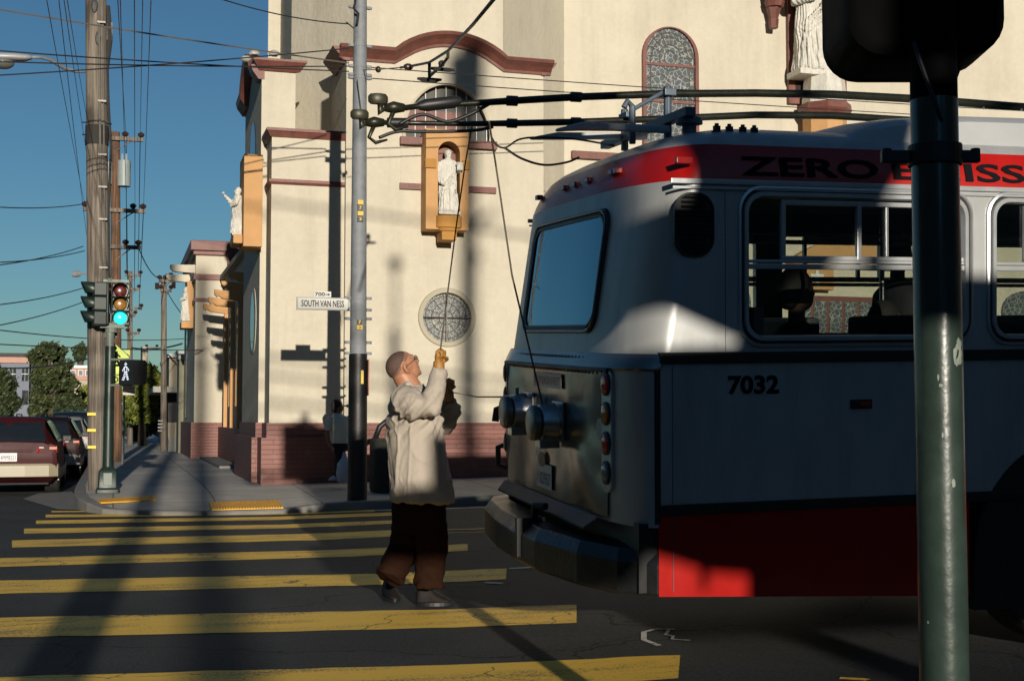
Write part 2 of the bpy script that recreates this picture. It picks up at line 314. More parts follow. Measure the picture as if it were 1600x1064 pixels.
# ---------------------------------------------------------------- world, sun, camera
AZ=math.radians(3.2); EL=math.radians(9.6)
def cr(pts,k=6):
    pts=[Vector(p) for p in pts]; o=[]
    for i in range(len(pts)-1):
        a=pts[max(0,i-1)];b=pts[i];c=pts[i+1];d=pts[min(len(pts)-1,i+2)]
        for j in range(k):
            t=j/k; o.append(.5*((2*b)+(c-a)*t+(2*a-5*b+4*c-d)*t*t+(3*b-a-3*c+d)*t**3))
    return o+[pts[-1]]
w=bpy.data.worlds.new("World"); SC.world=w; w.use_nodes=True; nt=w.node_tree
sk=nt.nodes.new('ShaderNodeTexSky'); sk.sky_type='NISHITA'; sk.sun_disc=False; sk.sun_elevation=EL; sk.sun_rotation=PI+AZ; sk.air_density=1.0; sk.dust_density=0; sk.ozone_density=3.2; sk.air_density=1.0
tn=nt.nodes.new('ShaderNodeMix'); tn.data_type='RGBA'; tn.blend_type='MULTIPLY'; tn.inputs[0].default_value=1; tn.inputs[7].default_value=(.74,.975,1.05,1); nt.links.new(sk.outputs[0],tn.inputs[6]); nt.links.new(tn.outputs[2],nt.nodes['Background'].inputs[0]); nt.nodes['Background'].inputs[1].default_value=.063
sd=bpy.data.lights.new('sun','SUN'); sd.energy=5; sd.angle=math.radians(.5); sd.color=(1,.91,.78)
so=bpy.data.objects.new('sun',sd); COL.objects.link(so)
SD=V(math.sin(AZ)*math.cos(EL),math.cos(AZ)*math.cos(EL),-math.sin(EL)); so.rotation_euler=SD.to_track_quat('-Z','Y').to_euler(); so.location=(0,-20,20)
cd=bpy.data.cameras.new('camera'); cd.sensor_width=36; cd.lens=F/1600*36; cd.clip_end=6000; cd.clip_start=.1
co=bpy.data.objects.new('camera',cd); COL.objects.link(co); co.matrix_world=Matrix.Translation(CAM)@Matrix((_R,_U,-_F)).transposed().to_4x4(); SC.camera=co
SC.view_settings.view_transform='Standard'; SC.view_settings.look='None'; SC.view_settings.exposure=0; SC.view_settings.gamma=1
# ---------------------------------------------------------------- ground, road, sidewalk
def ycurb(X):
    pts=[(-.62,23.6),(-.6,22.6),(-.52,21.6),(-.38,20.95),(-.15,20.5),(.2,20.2),(.7,19.9),(1.3,19.75),(2.0,19.75),(2.8,19.75),(4.,19.75),(6,19.8),(60,20.2)]
    if X<=pts[0][0]: return pts[0][1]
    for (a,b),(c,d) in zip(pts,pts[1:]):
        if X<=c: return b+(d-b)*(X-a)/(c-a)
    return pts[-1][1]
def swz(X,Y):
    yc=ycurb(X); p=.045+.12*sm(19.0,25,Y) + .022*max(0,min(X,60)-2.2) - .02*sm(24,30,Y)
    wr=sm(-.5,-.1,X)*(1-sm(2.3,3.2,X))
    return p-.07*wr*(1-sm(0,2.2,Y-yc))
b=MB(); xs=[-900,-200,-60,-20,-8,-4,-2,-1.2,-1,-.8,-.6,-.4,-.3,0,1,2,2.2,3,4,6,10,20,40,60,200,900]; ys=[-300,-60,-20,-5,0,5,10,12]+[12+.5*i for i in range(1,16)]+[21,22,23,24,25,26,27,28,29,30,32,40,60,100,200,500,2500]
vs=[(x,y,gz(x,y)) for y in ys for x in xs]; n=len(xs)
b.add(vs,[(j*n+i,j*n+i+1,(j+1)*n+i+1,(j+1)*n+i) for j in range(len(ys)-1) for i in range(n-1)])
tag(b.build('road',M['asphalt'],org=(0,0,0),smooth=True),kind='structure')
# sidewalk with curb face
xs=[-.62,-.61,-.6,-.56,-.52,-.45,-.38,-.26,-.15,0,.2,.45,.7,.85,1,1.15,1.3,1.65,2,2.4,2.7,3,3.5,4,5,6,8,12,20,40,60]
b=MB(); cb=MB(); CW=.16
def colrows(X,y1): 
    yc=ycurb(X); return [yc+(CW if X>-.3 else .3)]+[yc+d for d in (.5,.8,1.1,1.4,1.8,2.4,3.0)]+[24.6,y1]
rows=[]
for X in xs:
    xx=X+(CW if X<-.55 else 0)
    rows.append([(max(X,-.46),y,swz(X,y)) for y in colrows(X,25 if X>2.6 else 90)])
nr=len(rows[0]); b.add([p for r in rows for p in r],[(i*nr+j,(i+1)*nr+j,(i+1)*nr+j+1,i*nr+j+1) for i in range(len(rows)-1) for j in range(nr-1)])
def sidewalkmat():
    m=M['concrete']; nt=m.node_tree; N=nt.nodes; L=nt.links; bs=N['Principled BSDF']
    src=bs.inputs['Base Color'].links[0].from_socket
    geo=N.new('ShaderNodeNewGeometry'); br=N.new('ShaderNodeTexBrick'); br.offset=0; L.new(geo.outputs['Position'],br.inputs['Vector']); br.inputs['Scale'].default_value=1; br.inputs['Brick Width'].default_value=1.5; br.inputs['Row Height'].default_value=1.5; br.inputs['Mortar Size'].default_value=.012
    br.inputs['Color1'].default_value=(1,1,1,1); br.inputs['Color2'].default_value=(.78,.78,.78,1); br.inputs['Mortar'].default_value=(.35,.35,.35,1)
    mx=N.new('ShaderNodeMix'); mx.data_type='RGBA'; mx.blend_type='MULTIPLY'; mx.inputs[0].default_value=1; L.new(src,mx.inputs[6]); L.new(br.outputs[0],mx.inputs[7]); L.new(mx.outputs[2],bs.inputs['Base Color'])
sidewalkmat()
tag(b.build('sidewalk',M['concrete'],org=(0,0,0)),kind='structure')
prof=[]
for X in [-.62]+xs:
    pass
line=[(-.62,90)]+[(-.62,y) for y in (60,40,30,26)]+[(X,ycurb(X)) for X in xs]
rg=[]
for i,(X,Y) in enumerate(line):
    a=Vector(line[max(0,i-1)]); c=Vector(line[min(len(line)-1,i+1)]); d=(c-a).normalized(); nx=V(-d.y,d.x) if False else Vector((-d.y,d.x))
    # inward is to the left of travel (travel: down -Y then +X)
    iw=Vector((-d.y,d.x)); z=swz(X,Y); z0=gz(X,Y)-.05
    inn=Vector((X,Y))+iw*(CW+.02)
    rg.append([(X,Y,z0),(X,Y,z-.02),(X+iw.x*.02,Y+iw.y*.02,z+.002),(inn.x,inn.y,z+.004),(inn.x,inn.y,z0)])
cb.loft(rg,cap=False,close=False)
tag(cb.build('curb',M['curb'],org=(0,0,0)),kind='structure')
# pale concrete gutter apron
ap=[hit(*p,.006) for p in ((36,780),(60,771),(112,768),(122,780),(150,791),(262,799),(262,801.5),(90,796))]
b=MB(); b.add(ap,[tuple(range(len(ap)))]); 
for p in b.v: p.z=gz(p.x,p.y)+.014
tag(b.build('gutter',M['curb'],org=(0,0,0)),kind='structure')
# crosswalk stripes
st=[((215,262,268),(1500,244,249)),((190,278,290),(1560,255,264)),((150,302,317),(1640,268,281)),((100,336,357),(1700,299,313)),((50,385,415),(1800,335,362)),((-120,462,499),(1950,400,428)),((-160,556,612),(2110,502,548)),((-200,710,795),(2400,652,728)),((-200,960,1085),(2830,862,962))]
b=MB()
rend={7:[(2330,660),(2450,715)],8:[(2630,845),(2850,960)]}
for i,(l,r) in enumerate(st):
    q=[hit(p[0]/2.667,700+y/2.667) for p,y in ((l,l[1]),(l,l[2]),(r,r[2]),(r,r[1]))]
    n=24; vs=[]
    for k in range(n+1):
        for a,c in ((q[0],q[3]),(q[1],q[2])):
            p=a.lerp(c,k/n); p.z=gz(p.x,p.y)+.004; vs.append(p+V(0,random.uniform(-.016,.016),0))
    b.add(vs,[(2*k,2*k+1,2*k+3,2*k+2) for k in range(n)])
tag(b.build('crosswalk_markings',M['ypaint'],org=(0,0,0)),kind='structure')
def markline(pts,wd,name,m,dz=.005):
    b=MB(); P=[hit(*p) for p in pts]; vs=[]
    for i,p in enumerate(P):
        d=(P[min(i+1,len(P)-1)]-P[max(0,i-1)]); d.z=0; d.normalize(); nn=V(-d.y,d.x,0)*wd/2
        for s in (-1,1):
            q=p+nn*s; q.z=gz(q.x,q.y)+dz; vs.append(q)
    b.add(vs,[(2*k,2*k+1,2*k+3,2*k+2) for k in range(len(P)-1)]); return tag(b.build(name,m,org=(0,0,0)),kind='structure')
markline([(560,797),(640,797),(780,792)],.10,'lane_line',M['wpaint'])
markline([(690,828),(740,827),(800,824)],.10,'lane_line',M['ypaint'],.0065)
markline([(690,833),(740,832),(800,829)],.05,'lane_line',M['ypaint'],.0065)
markline([(795,889),(830,887),(865,886)],.07,'lane_line',M['wpaint'],.0065)
markline([(758,911),(785,912)],.05,'road_mark',M['wpaint'],.0068)
markline([(1055,984),(1025,983),(1006,988),(1006,1000),(1030,1009)],.035,'road_mark',M['wpaint'])
markline([(1045,985),(1040,992),(1052,994),(1050,999),(1078,1001)],.022,'road_mark',M['wpaint'])
markline([(1312,1060),(1350,1062),(1356,1063)],.05,'road_mark',M['ypaint'])
# tactile pads
for quad,lab in (([(145,786),(156,780),(243,774),(243,781)],'yellow ribbed tactile pad near the green signal post base'),([(326,784),(436,781),(443,793),(331,796)],'yellow ribbed tactile pad on the corner ramp in front of the brick plinth')):
    P=[]
    for px,py in quad:
        z=0
        for _ in range(60):
            p=atZ(px,py,z); z=.6*z+.4*(swz(p.x,p.y)+.012)
        P.append(V(p.x,p.y,z))
    b=MB(); b.add(P+[p-V(0,0,.011) for p in P],[(0,1,2,3),(0,1,5,4),(1,2,6,5),(2,3,7,6),(3,0,4,7)])
    n=26
    long0,long1=(P[0],P[1]),(P[3],P[2])
    if (P[0]-P[1]).length<(P[1]-P[2]).length: long0,long1=(P[1],P[2]),(P[0],P[3])
    for k in range(n):
        a=long0[0].lerp(long0[1],(k+.5)/n)+V(0,0,.001); c=long1[0].lerp(long1[1],(k+.5)/n)+V(0,0,.001); b.tube([a.lerp(c,.04),a.lerp(c,.96)],.011,5)
    tag(b.build('tactile_paving',M['yellowpad']),lab,'tactile paving')
# ================================================================ CHURCH
ch=thing('church','large cream stucco church with brown cornices and red brick plinth, behind the bus','church',(2.5,23.6,.1))
YF=23.74
def wallprism(poly,y0,y1,name,m,par=ch): # poly in X,Z
    b=MB(); b.prism(poly,(0,y0,0),(1,0,0),(0,0,1),(0,y1-y0,0)); return b.build(name,m,par)
def arcpts(x0,x1,z0,z1,n=16): # segmental arch from (x0,z0) to (x1,z0) peak z1
    w=(x1-x0)/2; h=z1-z0; r=(w*w+h*h)/(2*h); cx=(x0+x1)/2; cz=z1-r; a=math.asin(w/r)
    return [(cx+r*math.sin(-a+2*a*i/n),cz+r*math.cos(-a+2*a*i/n)) for i in range(n+1)]
AX0,AX1=3.92,7.66; arc=arcpts(4.82,6.86,7.80,8.17)
YA=YF-.12
# arch block front, with openings cut as rings: lunette window, round window
def wall_with_holes(name,outer,holes,y,m,par,depth=.35):
    bm=bmesh.new(); edges=[]
    def loop(pts):
        vs=[bm.verts.new((x,y,z)) for x,z in pts]; return vs,[bm.edges.new((vs[i],vs[(i+1)%len(vs)])) for i in range(len(vs))]
    vo,eo=loop(outer); edges+=eo; hv=[]
    for h in holes:
        v_,e_=loop(h); edges+=e_; hv.append(v_)
    bmesh.ops.triangle_fill(bm,edges=edges,use_beauty=True,use_dissolve=False)
    for v_ in hv:
        q=[bm.verts.new((v.co.x,y+depth,v.co.z)) for v in v_]
        for i in range(len(v_)): bm.faces.new((v_[i],v_[(i+1)%len(v_)],q[(i+1)%len(v_)],q[i]))
    b=MB(); bm.verts.index_update(); b.add([v.co.copy() for v in bm.verts],[[v.index for v in f.verts] for f in bm.faces]); bm.free()
    return b
def circ(cx,cz,r,n=40): return [(cx+r*math.cos(2*PI*i/n),cz+r*math.sin(2*PI*i/n)) for i in range(n)]
cxA=5.80
lun=[(4.99+0,6.42)]+[(cxA+1.05*math.cos(PI-PI*i/24)*(.84/1.05)*1.0,6.42+1.06*math.sin(PI*i/24)) for i in range(1,24)]+[(6.62,6.42)]
outer=[(AX0,0.1),(AX0,7.8)]+arc+[(AX1,7.8),(AX1,.1)]
b=wall_with_holes('front',outer,[lun,circ(cxA+.0,3.15,.45)],YA,M['stucco'],ch)
# sides + top of block
per=[(AX0,.1),(AX0,7.8)]+arc+[(AX1,7.8),(AX1,.1)]
b.add([(x,YA,z) for x,z in per]+[(x,YF+3,z) for x,z in per],[(i,i+1,i+1+len(per),i+len(per)) for i in range(len(per)-1)])
b.build('arched_bay',M['stucco'],ch)
# lunette
lw=wallprism([(x,z) for x,z in lun],YA+.16,YA+.2,'lunette_window',M['meshscreen'])
b=MB()
for i in range(-4,5):
    x=cxA+i*.195; h=math.sqrt(max(0,1-((x-cxA)/.84)**2))*1.06
    b.tube([(x,YA+.12,6.42),(x,YA+.12,6.42+h)],.011,5)
b.build('window_bars',M['white'],lw)
b=MB(); b.prism([(cxA-.72,6.6),(cxA-.72,6.98),(cxA+.3,6.98),(cxA+.3,6.6)],(0,YA+.14,0),(1,0,0),(0,0,1),(0,.01,0)); b.build('window_panel',M['brown'],lw)
b=MB(); b.tube([(x,YA-.01,z) for x,z in lun],.035,6); b.build('window_frame',M['stucco'],lw)
# round window
b=MB()
for k in range(2): pass
ro=circ(cxA,3.15,.545); ri=circ(cxA,3.15,.44)
o3=[(x,YA-.0,z) for x,z in ro]; o4=[(x,YA-.03,z) for x,z in circ(cxA,3.15,.53)]; o5=[(x,YA-.03,z) for x,z in circ(cxA,3.15,.455)]; o6=[(x,YA+.10,z) for x,z in ri]
b.loft([o3,o4,o5,o6],cap=False); rw=b.build('round_window',M['stucco2'],ch)
b=MB(); b.prism(circ(cxA,3.15,.44),(0,YA+.09,0),(1,0,0),(0,0,1),(0,.03,0)); b.build('leaded_glass',M['leaded_small'],rw)
b=MB(); b.tube([(cxA-.45,YA+.02,3.15),(cxA+.45,YA+.02,3.15)],.011,5); b.tube([(cxA,YA+.02,2.70),(cxA,YA+.02,3.60)],.011,5); b.build('glazing_bar',M['wirelight'],rw)
b=MB()
for r_q in (.39,.27,.13): b.tube([(x,YA+.085,z) for x,z in circ(cxA,3.15,r_q,32)+[circ(cxA,3.15,r_q,32)[0]]],.007,4)
for k in range(12):
    a_=2*PI*k/12; b.tube([(cxA+.13*math.cos(a_),YA+.086,3.15+.13*math.sin(a_)),(cxA+.43*math.cos(a_+.12),YA+.086,3.15+.43*math.sin(a_+.12))],.006,4)
b.build('lead_lines',M['wirelight'],rw)
# cornice following the arch
def cornice(pts,y,name,par=ch,hgt=.22,out=.24):
    b=MB(); rings=[]
    n=len(pts)
    for i,(x,z) in enumerate(pts):
        a=Vector(pts[max(0,i-1)]);c=Vector(pts[min(n-1,i+1)]); d=(c-a).normalized(); nn=Vector((-d.y,d.x))
        if nn.y<0: nn=-nn
        k=1.0
        def P(h,o): q=Vector((x,z))+nn*h*k; return (q.x,y-o,q.y)
        rings.append([P(-hgt,-.05),P(-hgt,.04),P(-hgt*.8,.05),P(-hgt*.45,out*.55),P(-hgt*.22,out*.92),P(-hgt*.2,out),P(0.0,out+.02),P(.03,out-.02),P(.03,-.05)])
    b.loft(rings); return b.build(name,M['brown'],par)
cornice([(AX0-.14,7.99),(4.78,7.99)]+arcpts(4.80,6.88,8.01,8.38,14)[1:-1]+[(6.90,7.99),(AX1+.14,7.99)],YA,'cornice')
for xa,s in ((AX0,-1),(AX1,1)):
    b=MB(); b.prism([(-.05,7.76),(.04,7.76),(.22,7.95),(.26,8.01),(-.05,8.01)],(xa,YA-.05,0),(s,0,0),(0,0,1),(0,1.2,0)); b.build('cornice',M['brown'],ch)
# niche: ochre surround
ny=YA-.42; nx0,nx1=atY(665.5,300,ny).x,atY(732,300,ny).x; nc=atY(701.5,300,ny).x; NZ=lambda p: atY(700,p,ny).z
z_b,z_t,z_f,z_a=NZ(359),NZ(203),NZ(338),NZ(221)
arch=[(nc-.205,z_f)]+[(nc+.205*math.cos(PI-PI*i/14),z_a-.215+.215*math.sin(PI*i/14)) for i in range(15)]+[(nc+.205,z_f)]
b=wall_with_holes('n',[(nx0,z_b),(nx0,z_t),(nx1,z_t),(nx1,z_b)],[arch[:]],ny,None,None,.34)
b.add([(nx0,ny,z_b),(nx1,ny,z_b),(nx1,ny,z_t),(nx0,ny,z_t),(nx0,YA,z_b),(nx1,YA,z_b),(nx1,YA,z_t),(nx0,YA,z_t)],[(0,1,5,4),(1,2,6,5),(2,3,7,6),(3,0,4,7)])
nich=b.build('statue_niche',M['orange'],ch)
b=MB(); b.prism(arch,(0,ny+.335,0),(1,0,0),(0,0,1),(0,.02,0)); b.build('niche_back',M['niche'],nich)
for x0,x1 in ((nx0-.02,nc-.24),(nc+.24,nx1+.02)): b=MB(); b.box((x0,ny-.04,NZ(264.5)),(x1,ny-.002,NZ(250))); b.build('niche_band',M['ochre'],nich,bevel=.01)
b=MB(); rr=[]
for z,r in ((z_f,.24),(NZ(356),.24),(NZ(357),.20),(NZ(361),.18),(NZ(363),.13),(NZ(368),.12)): rr.append([(nc+r*math.cos(PI+PI*i/16),ny+.02+r*.62*math.sin(PI+PI*i/16),z) for i in range(17)])
b.loft(rr); b.box((nc-.15,ny-.10,NZ(376)),(nc+.12,ny+.3,NZ(363))); b.build('niche_shelf',M['ochre'],nich)
# brown sills
for xa,xb in ((4.90,nx0-.003),(nx1+.003,6.72)): b=MB(); b.box((xa,YA-.13,6.28),(xb,YA+.02,6.42)); b.build('window_sill',M['brown'],ch)
for xa,xb in ((4.90,nx0-.003),(nx1+.003,6.72)): b=MB(); b.box((xa,YA-.06,5.47),(xb,YA+.02,5.58)); b.build('string_course',M['brown'],ch)
for xa,xb in ((4.925,nx0),(nx1,6.69)): b=MB(); b.box((xa,YA-.012,5.58),(xb,YA+.01,6.28)); b.build('wall_panel',M['stucco'],ch)
# wing (front-left lower block)
YS=24.52
b=MB(); b.box((2.61,YF,.1),(AX0+.02,YS+1,6.42)); b.build('corner_wing',M['stucco'],ch)
def corn_L(x0,x1,y0,y1,z0,z1,out,name):  # moulding around the front (y0) and left (x0) sides
    b=MB(); pr=[(0,z0),(out*.3,z0),(out*.8,z1-.06),(out,z1-.05),(out,z1),(0,z1+.01)]
    rings=[[(x1,y0-o,z) for o,z in pr],[(x0-o,y0-o,z) for o,z in pr],[(x0-o,y1,z) for o,z in pr]]
    b.loft(rings); return b.build(name,M['brown'],ch)
corn_L(2.61,AX0-.003,YF,YS-.003,6.32,6.47,.10,'cornice')
corn_L(2.61,AX0-.003,YF,YS-.003,5.47,5.56,.045,'string_course')
# side arched block
b=MB(); sarc=[( y,z) for y,z in arcpts(25.0,27.0,7.72,8.2,12)]
b.prism([(YS,.1),(YS,7.72)]+sarc+[(27.7,7.72),(27.7,.1)],(2.5,0,0),(0,1,0),(0,0,1),(.62,0,0)); b.build('side_bay',M['stucco'],ch)
b=MB(); pts=[(YS-.02,7.74)]+[(y,z+.04) for y,z in arcpts(25.0,27.0,7.74,8.24,12)]+[(27.75,7.74)]
rg=[]
for y,z in pts: rg.append([(2.55,y,z-.2),(2.44,y,z-.2),(2.33,y,z-.05),(2.30,y,z+.06),(2.55,y,z+.08)])
b.loft(rg); b.build('side_cornice',M['brown'],ch)
b=MB(); pr=[(0,7.7),(.05,7.7),(.14,7.82),(.17,7.86),(.17,7.90),(-.0,7.92)]
b.loft([[(3.14+o,YS-o,z) for o,z in pr],[(2.5-o,YS-o,z) for o,z in pr],[(2.5-o,YS+.5,z) for o,z in pr]]); b.build('cornice',M['brown'],ch)
# oval looking round window on the side bay (a circle seen obliquely)
b=MB(); C0=(25.55,3.15)
b.prism([(C0[0]+.5*math.cos(2*PI*i/32),C0[1]+.62*math.sin(2*PI*i/32)) for i in range(32)],(2.49,0,0),(0,1,0),(0,0,1),(.02,0,0)); so_=b.build('side_window',M['stucco'],ch)
b=MB(); b.prism([(C0[0]+.12+.38*math.cos(2*PI*i/32),C0[1]+.56*math.sin(2*PI*i/32)) for i in range(32)],(2.484,0,0),(0,1,0),(0,0,1),(.004,0,0)); b.build('leaded_glass',M['darkglass'],so_)
# side upper arched window + niche on the side bay
b=MB(); aw=[(25.3,5.7)]+[(26.0+.5*math.cos(PI-PI*i/12),6.5+.55*math.sin(PI*i/12)) for i in range(13)]+[(26.5,5.7)]
b.prism(aw,(2.485,0,0),(0,1,0),(0,0,1),(.03,0,0)); b.build('side_window',M['darkglass'],ch)
b=MB(); b.box((2.165,24.15,atY(390,385,24.15).z),(2.499,25.0,atY(390,241,24.15).z)); b.build('side_niche',M['orange'],ch,bevel=.01)
b=MB(); zz1=atY(375,367,24.4).z; zz2=atY(375,384,24.4).z; b.box((2.0,24.3,zz2+.03),(2.165,25.0,zz1)); b.build('niche_shelf',M['orange'],ch,bevel=.02)
# octagonal tower and nave front
plan=[(3.02,28.4),(3.28,28.4),(3.28,26.5),(4.3,24.6),(7.15,24.6),(8.23,26.0),(9.4,27.5),(24.,27.5)]
b=MB()
cols=[0,0,0,0,0,0,0,0]
HT=15
for i in range(len(plan)-1):
    a,c=plan[i],plan[i+1]; b.add([(a[0],a[1],.1),(c[0],c[1],.1),(c[0],c[1],HT),(a[0],a[1],HT)],[(0,1,2,3)])
b.add([(3.02,28.4,.1),(4.6,34,.1),(4.6,34,HT),(3.02,28.4,HT)],[(0,1,2,3)])
b.add([(24,27.5,.1),(24,50,.1),(24,50,HT),(24,27.5,HT)],[(0,1,2,3)])
b.build('tower_wall',M['stucco'],ch)
b=MB(); b.prism([(3.02,28.4),(3.28,28.4),(3.28,26.5),(4.3,24.6),(7.15,24.6),(9.4,27.5),(24,27.5),(24,50),(6.5,50)],(0,0,HT),(1,0,0),(0,1,0),(0,0,.2)); b.build('roof',M['brown'],ch)
# sides behind
b=MB(); b.box((2.95,27.7,.1),(3.6,38.5,5.25)); b.build('side_aisle_wall',M['stucco'],ch)
b=MB(); b.prism([(2.8,5.2),(2.8,5.32),(4.2,5.6),(4.2,5.5)],(0,27.72,0),(1,0,0),(0,0,1),(0,10.8,0)); b.build('aisle_roof',M['stucco2'],ch)
for i in range(5):
    y=28.7+i*2.15
    b=MB(); b.box((2.85,y-.11,.9),(2.948,y+.11,4.15)); b.build('pilaster',M['orange'],ch,bevel=.01)
    b=MB(); b.prism([(-.46,4.30),(-.40,4.24),(-.34,4.26),(-.26,4.20),(.20,4.15),(.20,4.36),(-.46,4.42)],(2.74,y-.08,0),(1,0,0),(0,0,1),(0,.16,0)); b.build('roof_beam',M['orange'],ch,bevel=.008)
    if i<4:
        b=MB(); b.prism([(y+.45,1.6)]+[(y+.97+.52*math.cos(PI-PI*k/10),3.6+.5*math.sin(PI*k/10)) for k in range(11)]+[(y+1.49,1.6)],(2.93,0,0),(0,1,0),(0,0,1),(.025,0,0)); b.build('arched_window',M['darkglass'],ch)
b=MB(); b.box((2.80,27.7,.0),(2.949,38.4,1.05)); b.build('plinth',M['brick'],ch)
# second small tower
b=MB(); b.box((2.14,38.5,.05),(3.2,44.5,6.2)); b.build('far_tower',M['stucco'],ch)
b=MB(); b.box((1.98,38.3,6.02),(3.36,44.6,6.3)); b.box((2.06,38.4,5.9),(3.28,44.5,6.02)); b.box((3.0,38.3,5.62),(3.36,38.9,6.02)); b.build('cornice',M['brown'],ch,bevel=.02)
b=MB(); b.box((2.08,38.43,5.2),(3.22,44.5,5.36)); b.box((2.10,38.45,4.58),(3.21,44.5,4.68)); b.build('string_course',M['brown'],ch)
b=MB(); b.box((2.06,38.41,.0),(3.22,44.5,1.17)); b.build('plinth',M['brick'],ch)
b=MB(); b.box((1.96,39.5,3.95),(2.138,40.4,5.25)); b.build('side_niche',M['orange'],ch); 
b=MB(); b.box((1.80,39.4,3.88),(2.138,40.3,4.08)); b.build('niche_shelf',M['orange'],ch,bevel=.02)
for yy,zz in ((41.5,5.55),(38.75,5.55)):
    b=MB(); b.prism([(-.7,0),(-.62,-.1),(0,-.14),(0,.1),(-.7,.08)],(2.14,yy,zz),(1,0,0),(0,0,1),(0,.22,0)); b.build('roof_beam',M['stucco'],ch)
b=MB(); b.prism([(42.2,1.3),(42.2,3.8),(42.6,4.2),(43,3.8),(43,1.3)],(2.12,0,0),(0,1,0),(0,0,1),(.03,0,0)); b.build('arched_window',M['darkglass'],ch)
# brick plinth, front
b=MB(); b.box((2.56,YF-.06,.97),(AX0+.05,YS+.4,1.23)); b.box((AX0-.05,YA-.06,.97),(AX1+.05,YS,1.23)); b.box((2.45,YS-.05,.97),(3.0,27.72,1.232))
b.build('brick_course',M['brick'],ch)
b=MB(); b.box((2.46,YF-.16,-.1),(AX0+.15,YS+.4,.97)); b.box((AX0-.12,YA-.16,-.1),(AX1+.12,YS,.972)); b.box((2.36,YF+.5,-.1),(3.0,27.8,.968)); b.build('plinth',M['brick'],ch)
b=MB(); b.box((2.60,YF-.10,.985),(AX1+.09,YF-.04,1.02));
b=MB(); b.box((3.85,YF-.2,.96),(AX1+.15,YA-.1,1.0))
b=MB(); b.box((2.30,31,-.1),(2.79,38.3,.22)); b.box((2.2,38.2,-.1),(2.3,38.3,.2)); b.build('planter_kerb',M['curb'],ch,bevel=.02)
b=MB(); pl=[(8.23,25.9),(9.33,27.4),(24.,27.4)]
for i in range(2):
    a,c=pl[i],pl[i+1]; b.add([(a[0],a[1],-.1),(c[0],c[1],-.1),(c[0],c[1],1.3),(a[0],a[1],1.3)],[(0,1,2,3)])
b.add([(7.6,24.5,-.1),(8.23,25.9,-.1),(8.23,25.9,1.3),(7.6,24.5,1.3)],[(0,1,2,3)])
b.build('plinth',M['brick'],ch)
# nave front features at Y=27.5
YN=27.5
def nf(px,py,y=YN): p=atY(px,py,y); return p.x,p.z
a=nf(1003,215); t=nf(1045,44); r_=nf(1090,215); wxc=(a[0]+r_[0])/2; hw=(r_[0]-a[0])/2; ztop=t[1]; zb=ztop-3.6
shp=[(wxc-hw,zb)]+[(wxc+hw*math.cos(PI-PI*i/20),ztop-hw+hw*math.sin(PI*i/20)) for i in range(21)]+[(wxc+hw,zb)]
b=MB(); inn=[(wxc+(x-wxc)*.88,zb+.1+(z-zb)*.965) for x,z in shp]
o1=[(x,YN-.003,z) for x,z in shp]; o2=[(x,YN-.1,z) for x,z in shp]; o3=[(x,YN-.1,z) for x,z in inn]; o4=[(x,YN-.02,z) for x,z in inn]
b.loft([o1,o2,o3,o4],cap=False); aw=b.build('arched_window',M['brown'],ch)
b=MB(); b.prism(inn,(0,YN-.03,0),(1,0,0),(0,0,1),(0,.02,0)); b.build('leaded_glass',M['leaded'],aw)
b=MB()
for k_ in (.86,.70):
    b.tube([(wxc+(x-wxc)*k_,YN-.036,zb+.1+(z-zb)*(.80+.16*k_)) for x,z in shp],.012,4)
for rq in (.14,.26): b.tube([(wxc+rq*math.cos(2*PI*i/20),YN-.037,ztop-hw*1.02+rq*1.15*math.sin(2*PI*i/20)) for i in range(21)],.012,4)
for i in range(9): a_=PI*i/8; b.tube([(wxc+.26*math.cos(a_),YN-.037,ztop-hw+.3*math.sin(a_)),(wxc+hw*.84*math.cos(a_),YN-.037,ztop-hw+hw*.84*math.sin(a_))],.009,4)
for i in range(6): z_=zb+.3+i*.42; b.tube([(wxc-hw*.8,YN-.037,z_),(wxc-hw*.3,YN-.037,z_+.12),(wxc,YN-.037,z_-.06),(wxc+hw*.35,YN-.037,z_+.14),(wxc+hw*.8,YN-.037,z_)],.009,4)
b.build('lead_lines',M['wirelight'],aw)
b=MB()
for py in (103,160): b=MB(); z=nf(1045,py)[1]; b.box((wxc-hw*.9,YN-.06,z-.03),(wxc+hw*.9,YN-.032,z+.03)); b.build('glazing_bar',M['brown'],aw)
x0,z0=nf(848,244); x1,z1=nf(930,244); 
b=MB(); b.box((x0+.65,YN-.12,z0-.02),(x1+.7,YN-.002,z0+.14)); b.build('string_course',M['brown'],ch)
# statue surround at upper right
sx0,_=nf(1227,0); sx1,_=nf(1308,0); zb_=nf(1268,166)[1]
b=MB(); b.box((sx0,YN-.12,zb_),(sx1+.15,YN-.003,12.5)); sn=b.build('statue_recess',M['brown'],ch)
xm=(sx0+sx1)/2+.05
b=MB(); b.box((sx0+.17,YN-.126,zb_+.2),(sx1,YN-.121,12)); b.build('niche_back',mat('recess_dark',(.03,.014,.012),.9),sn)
def hexa(cx,cy,z0,r0,z1,r1,b,n=8): b.loft([[(cx+r0*math.cos(2*PI*(i+.5)/n),cy+r0*math.sin(2*PI*(i+.5)/n),z0) for i in range(n)],[(cx+r1*math.cos(2*PI*(i+.5)/n),cy+r1*math.sin(2*PI*(i+.5)/n),z1) for i in range(n)]])
b=MB(); cy=YN-.45
zz=[nf(1268,p,YN-.45)[1] for p in (238,214,182,174,164)]
hexa(xm,cy,zz[0]-1.2,.2,zz[0],.5,b); hexa(xm,cy,zz[0],.5,zz[2],.5,b); pb=b.build('statue_pedestal',M['orange'],ch)
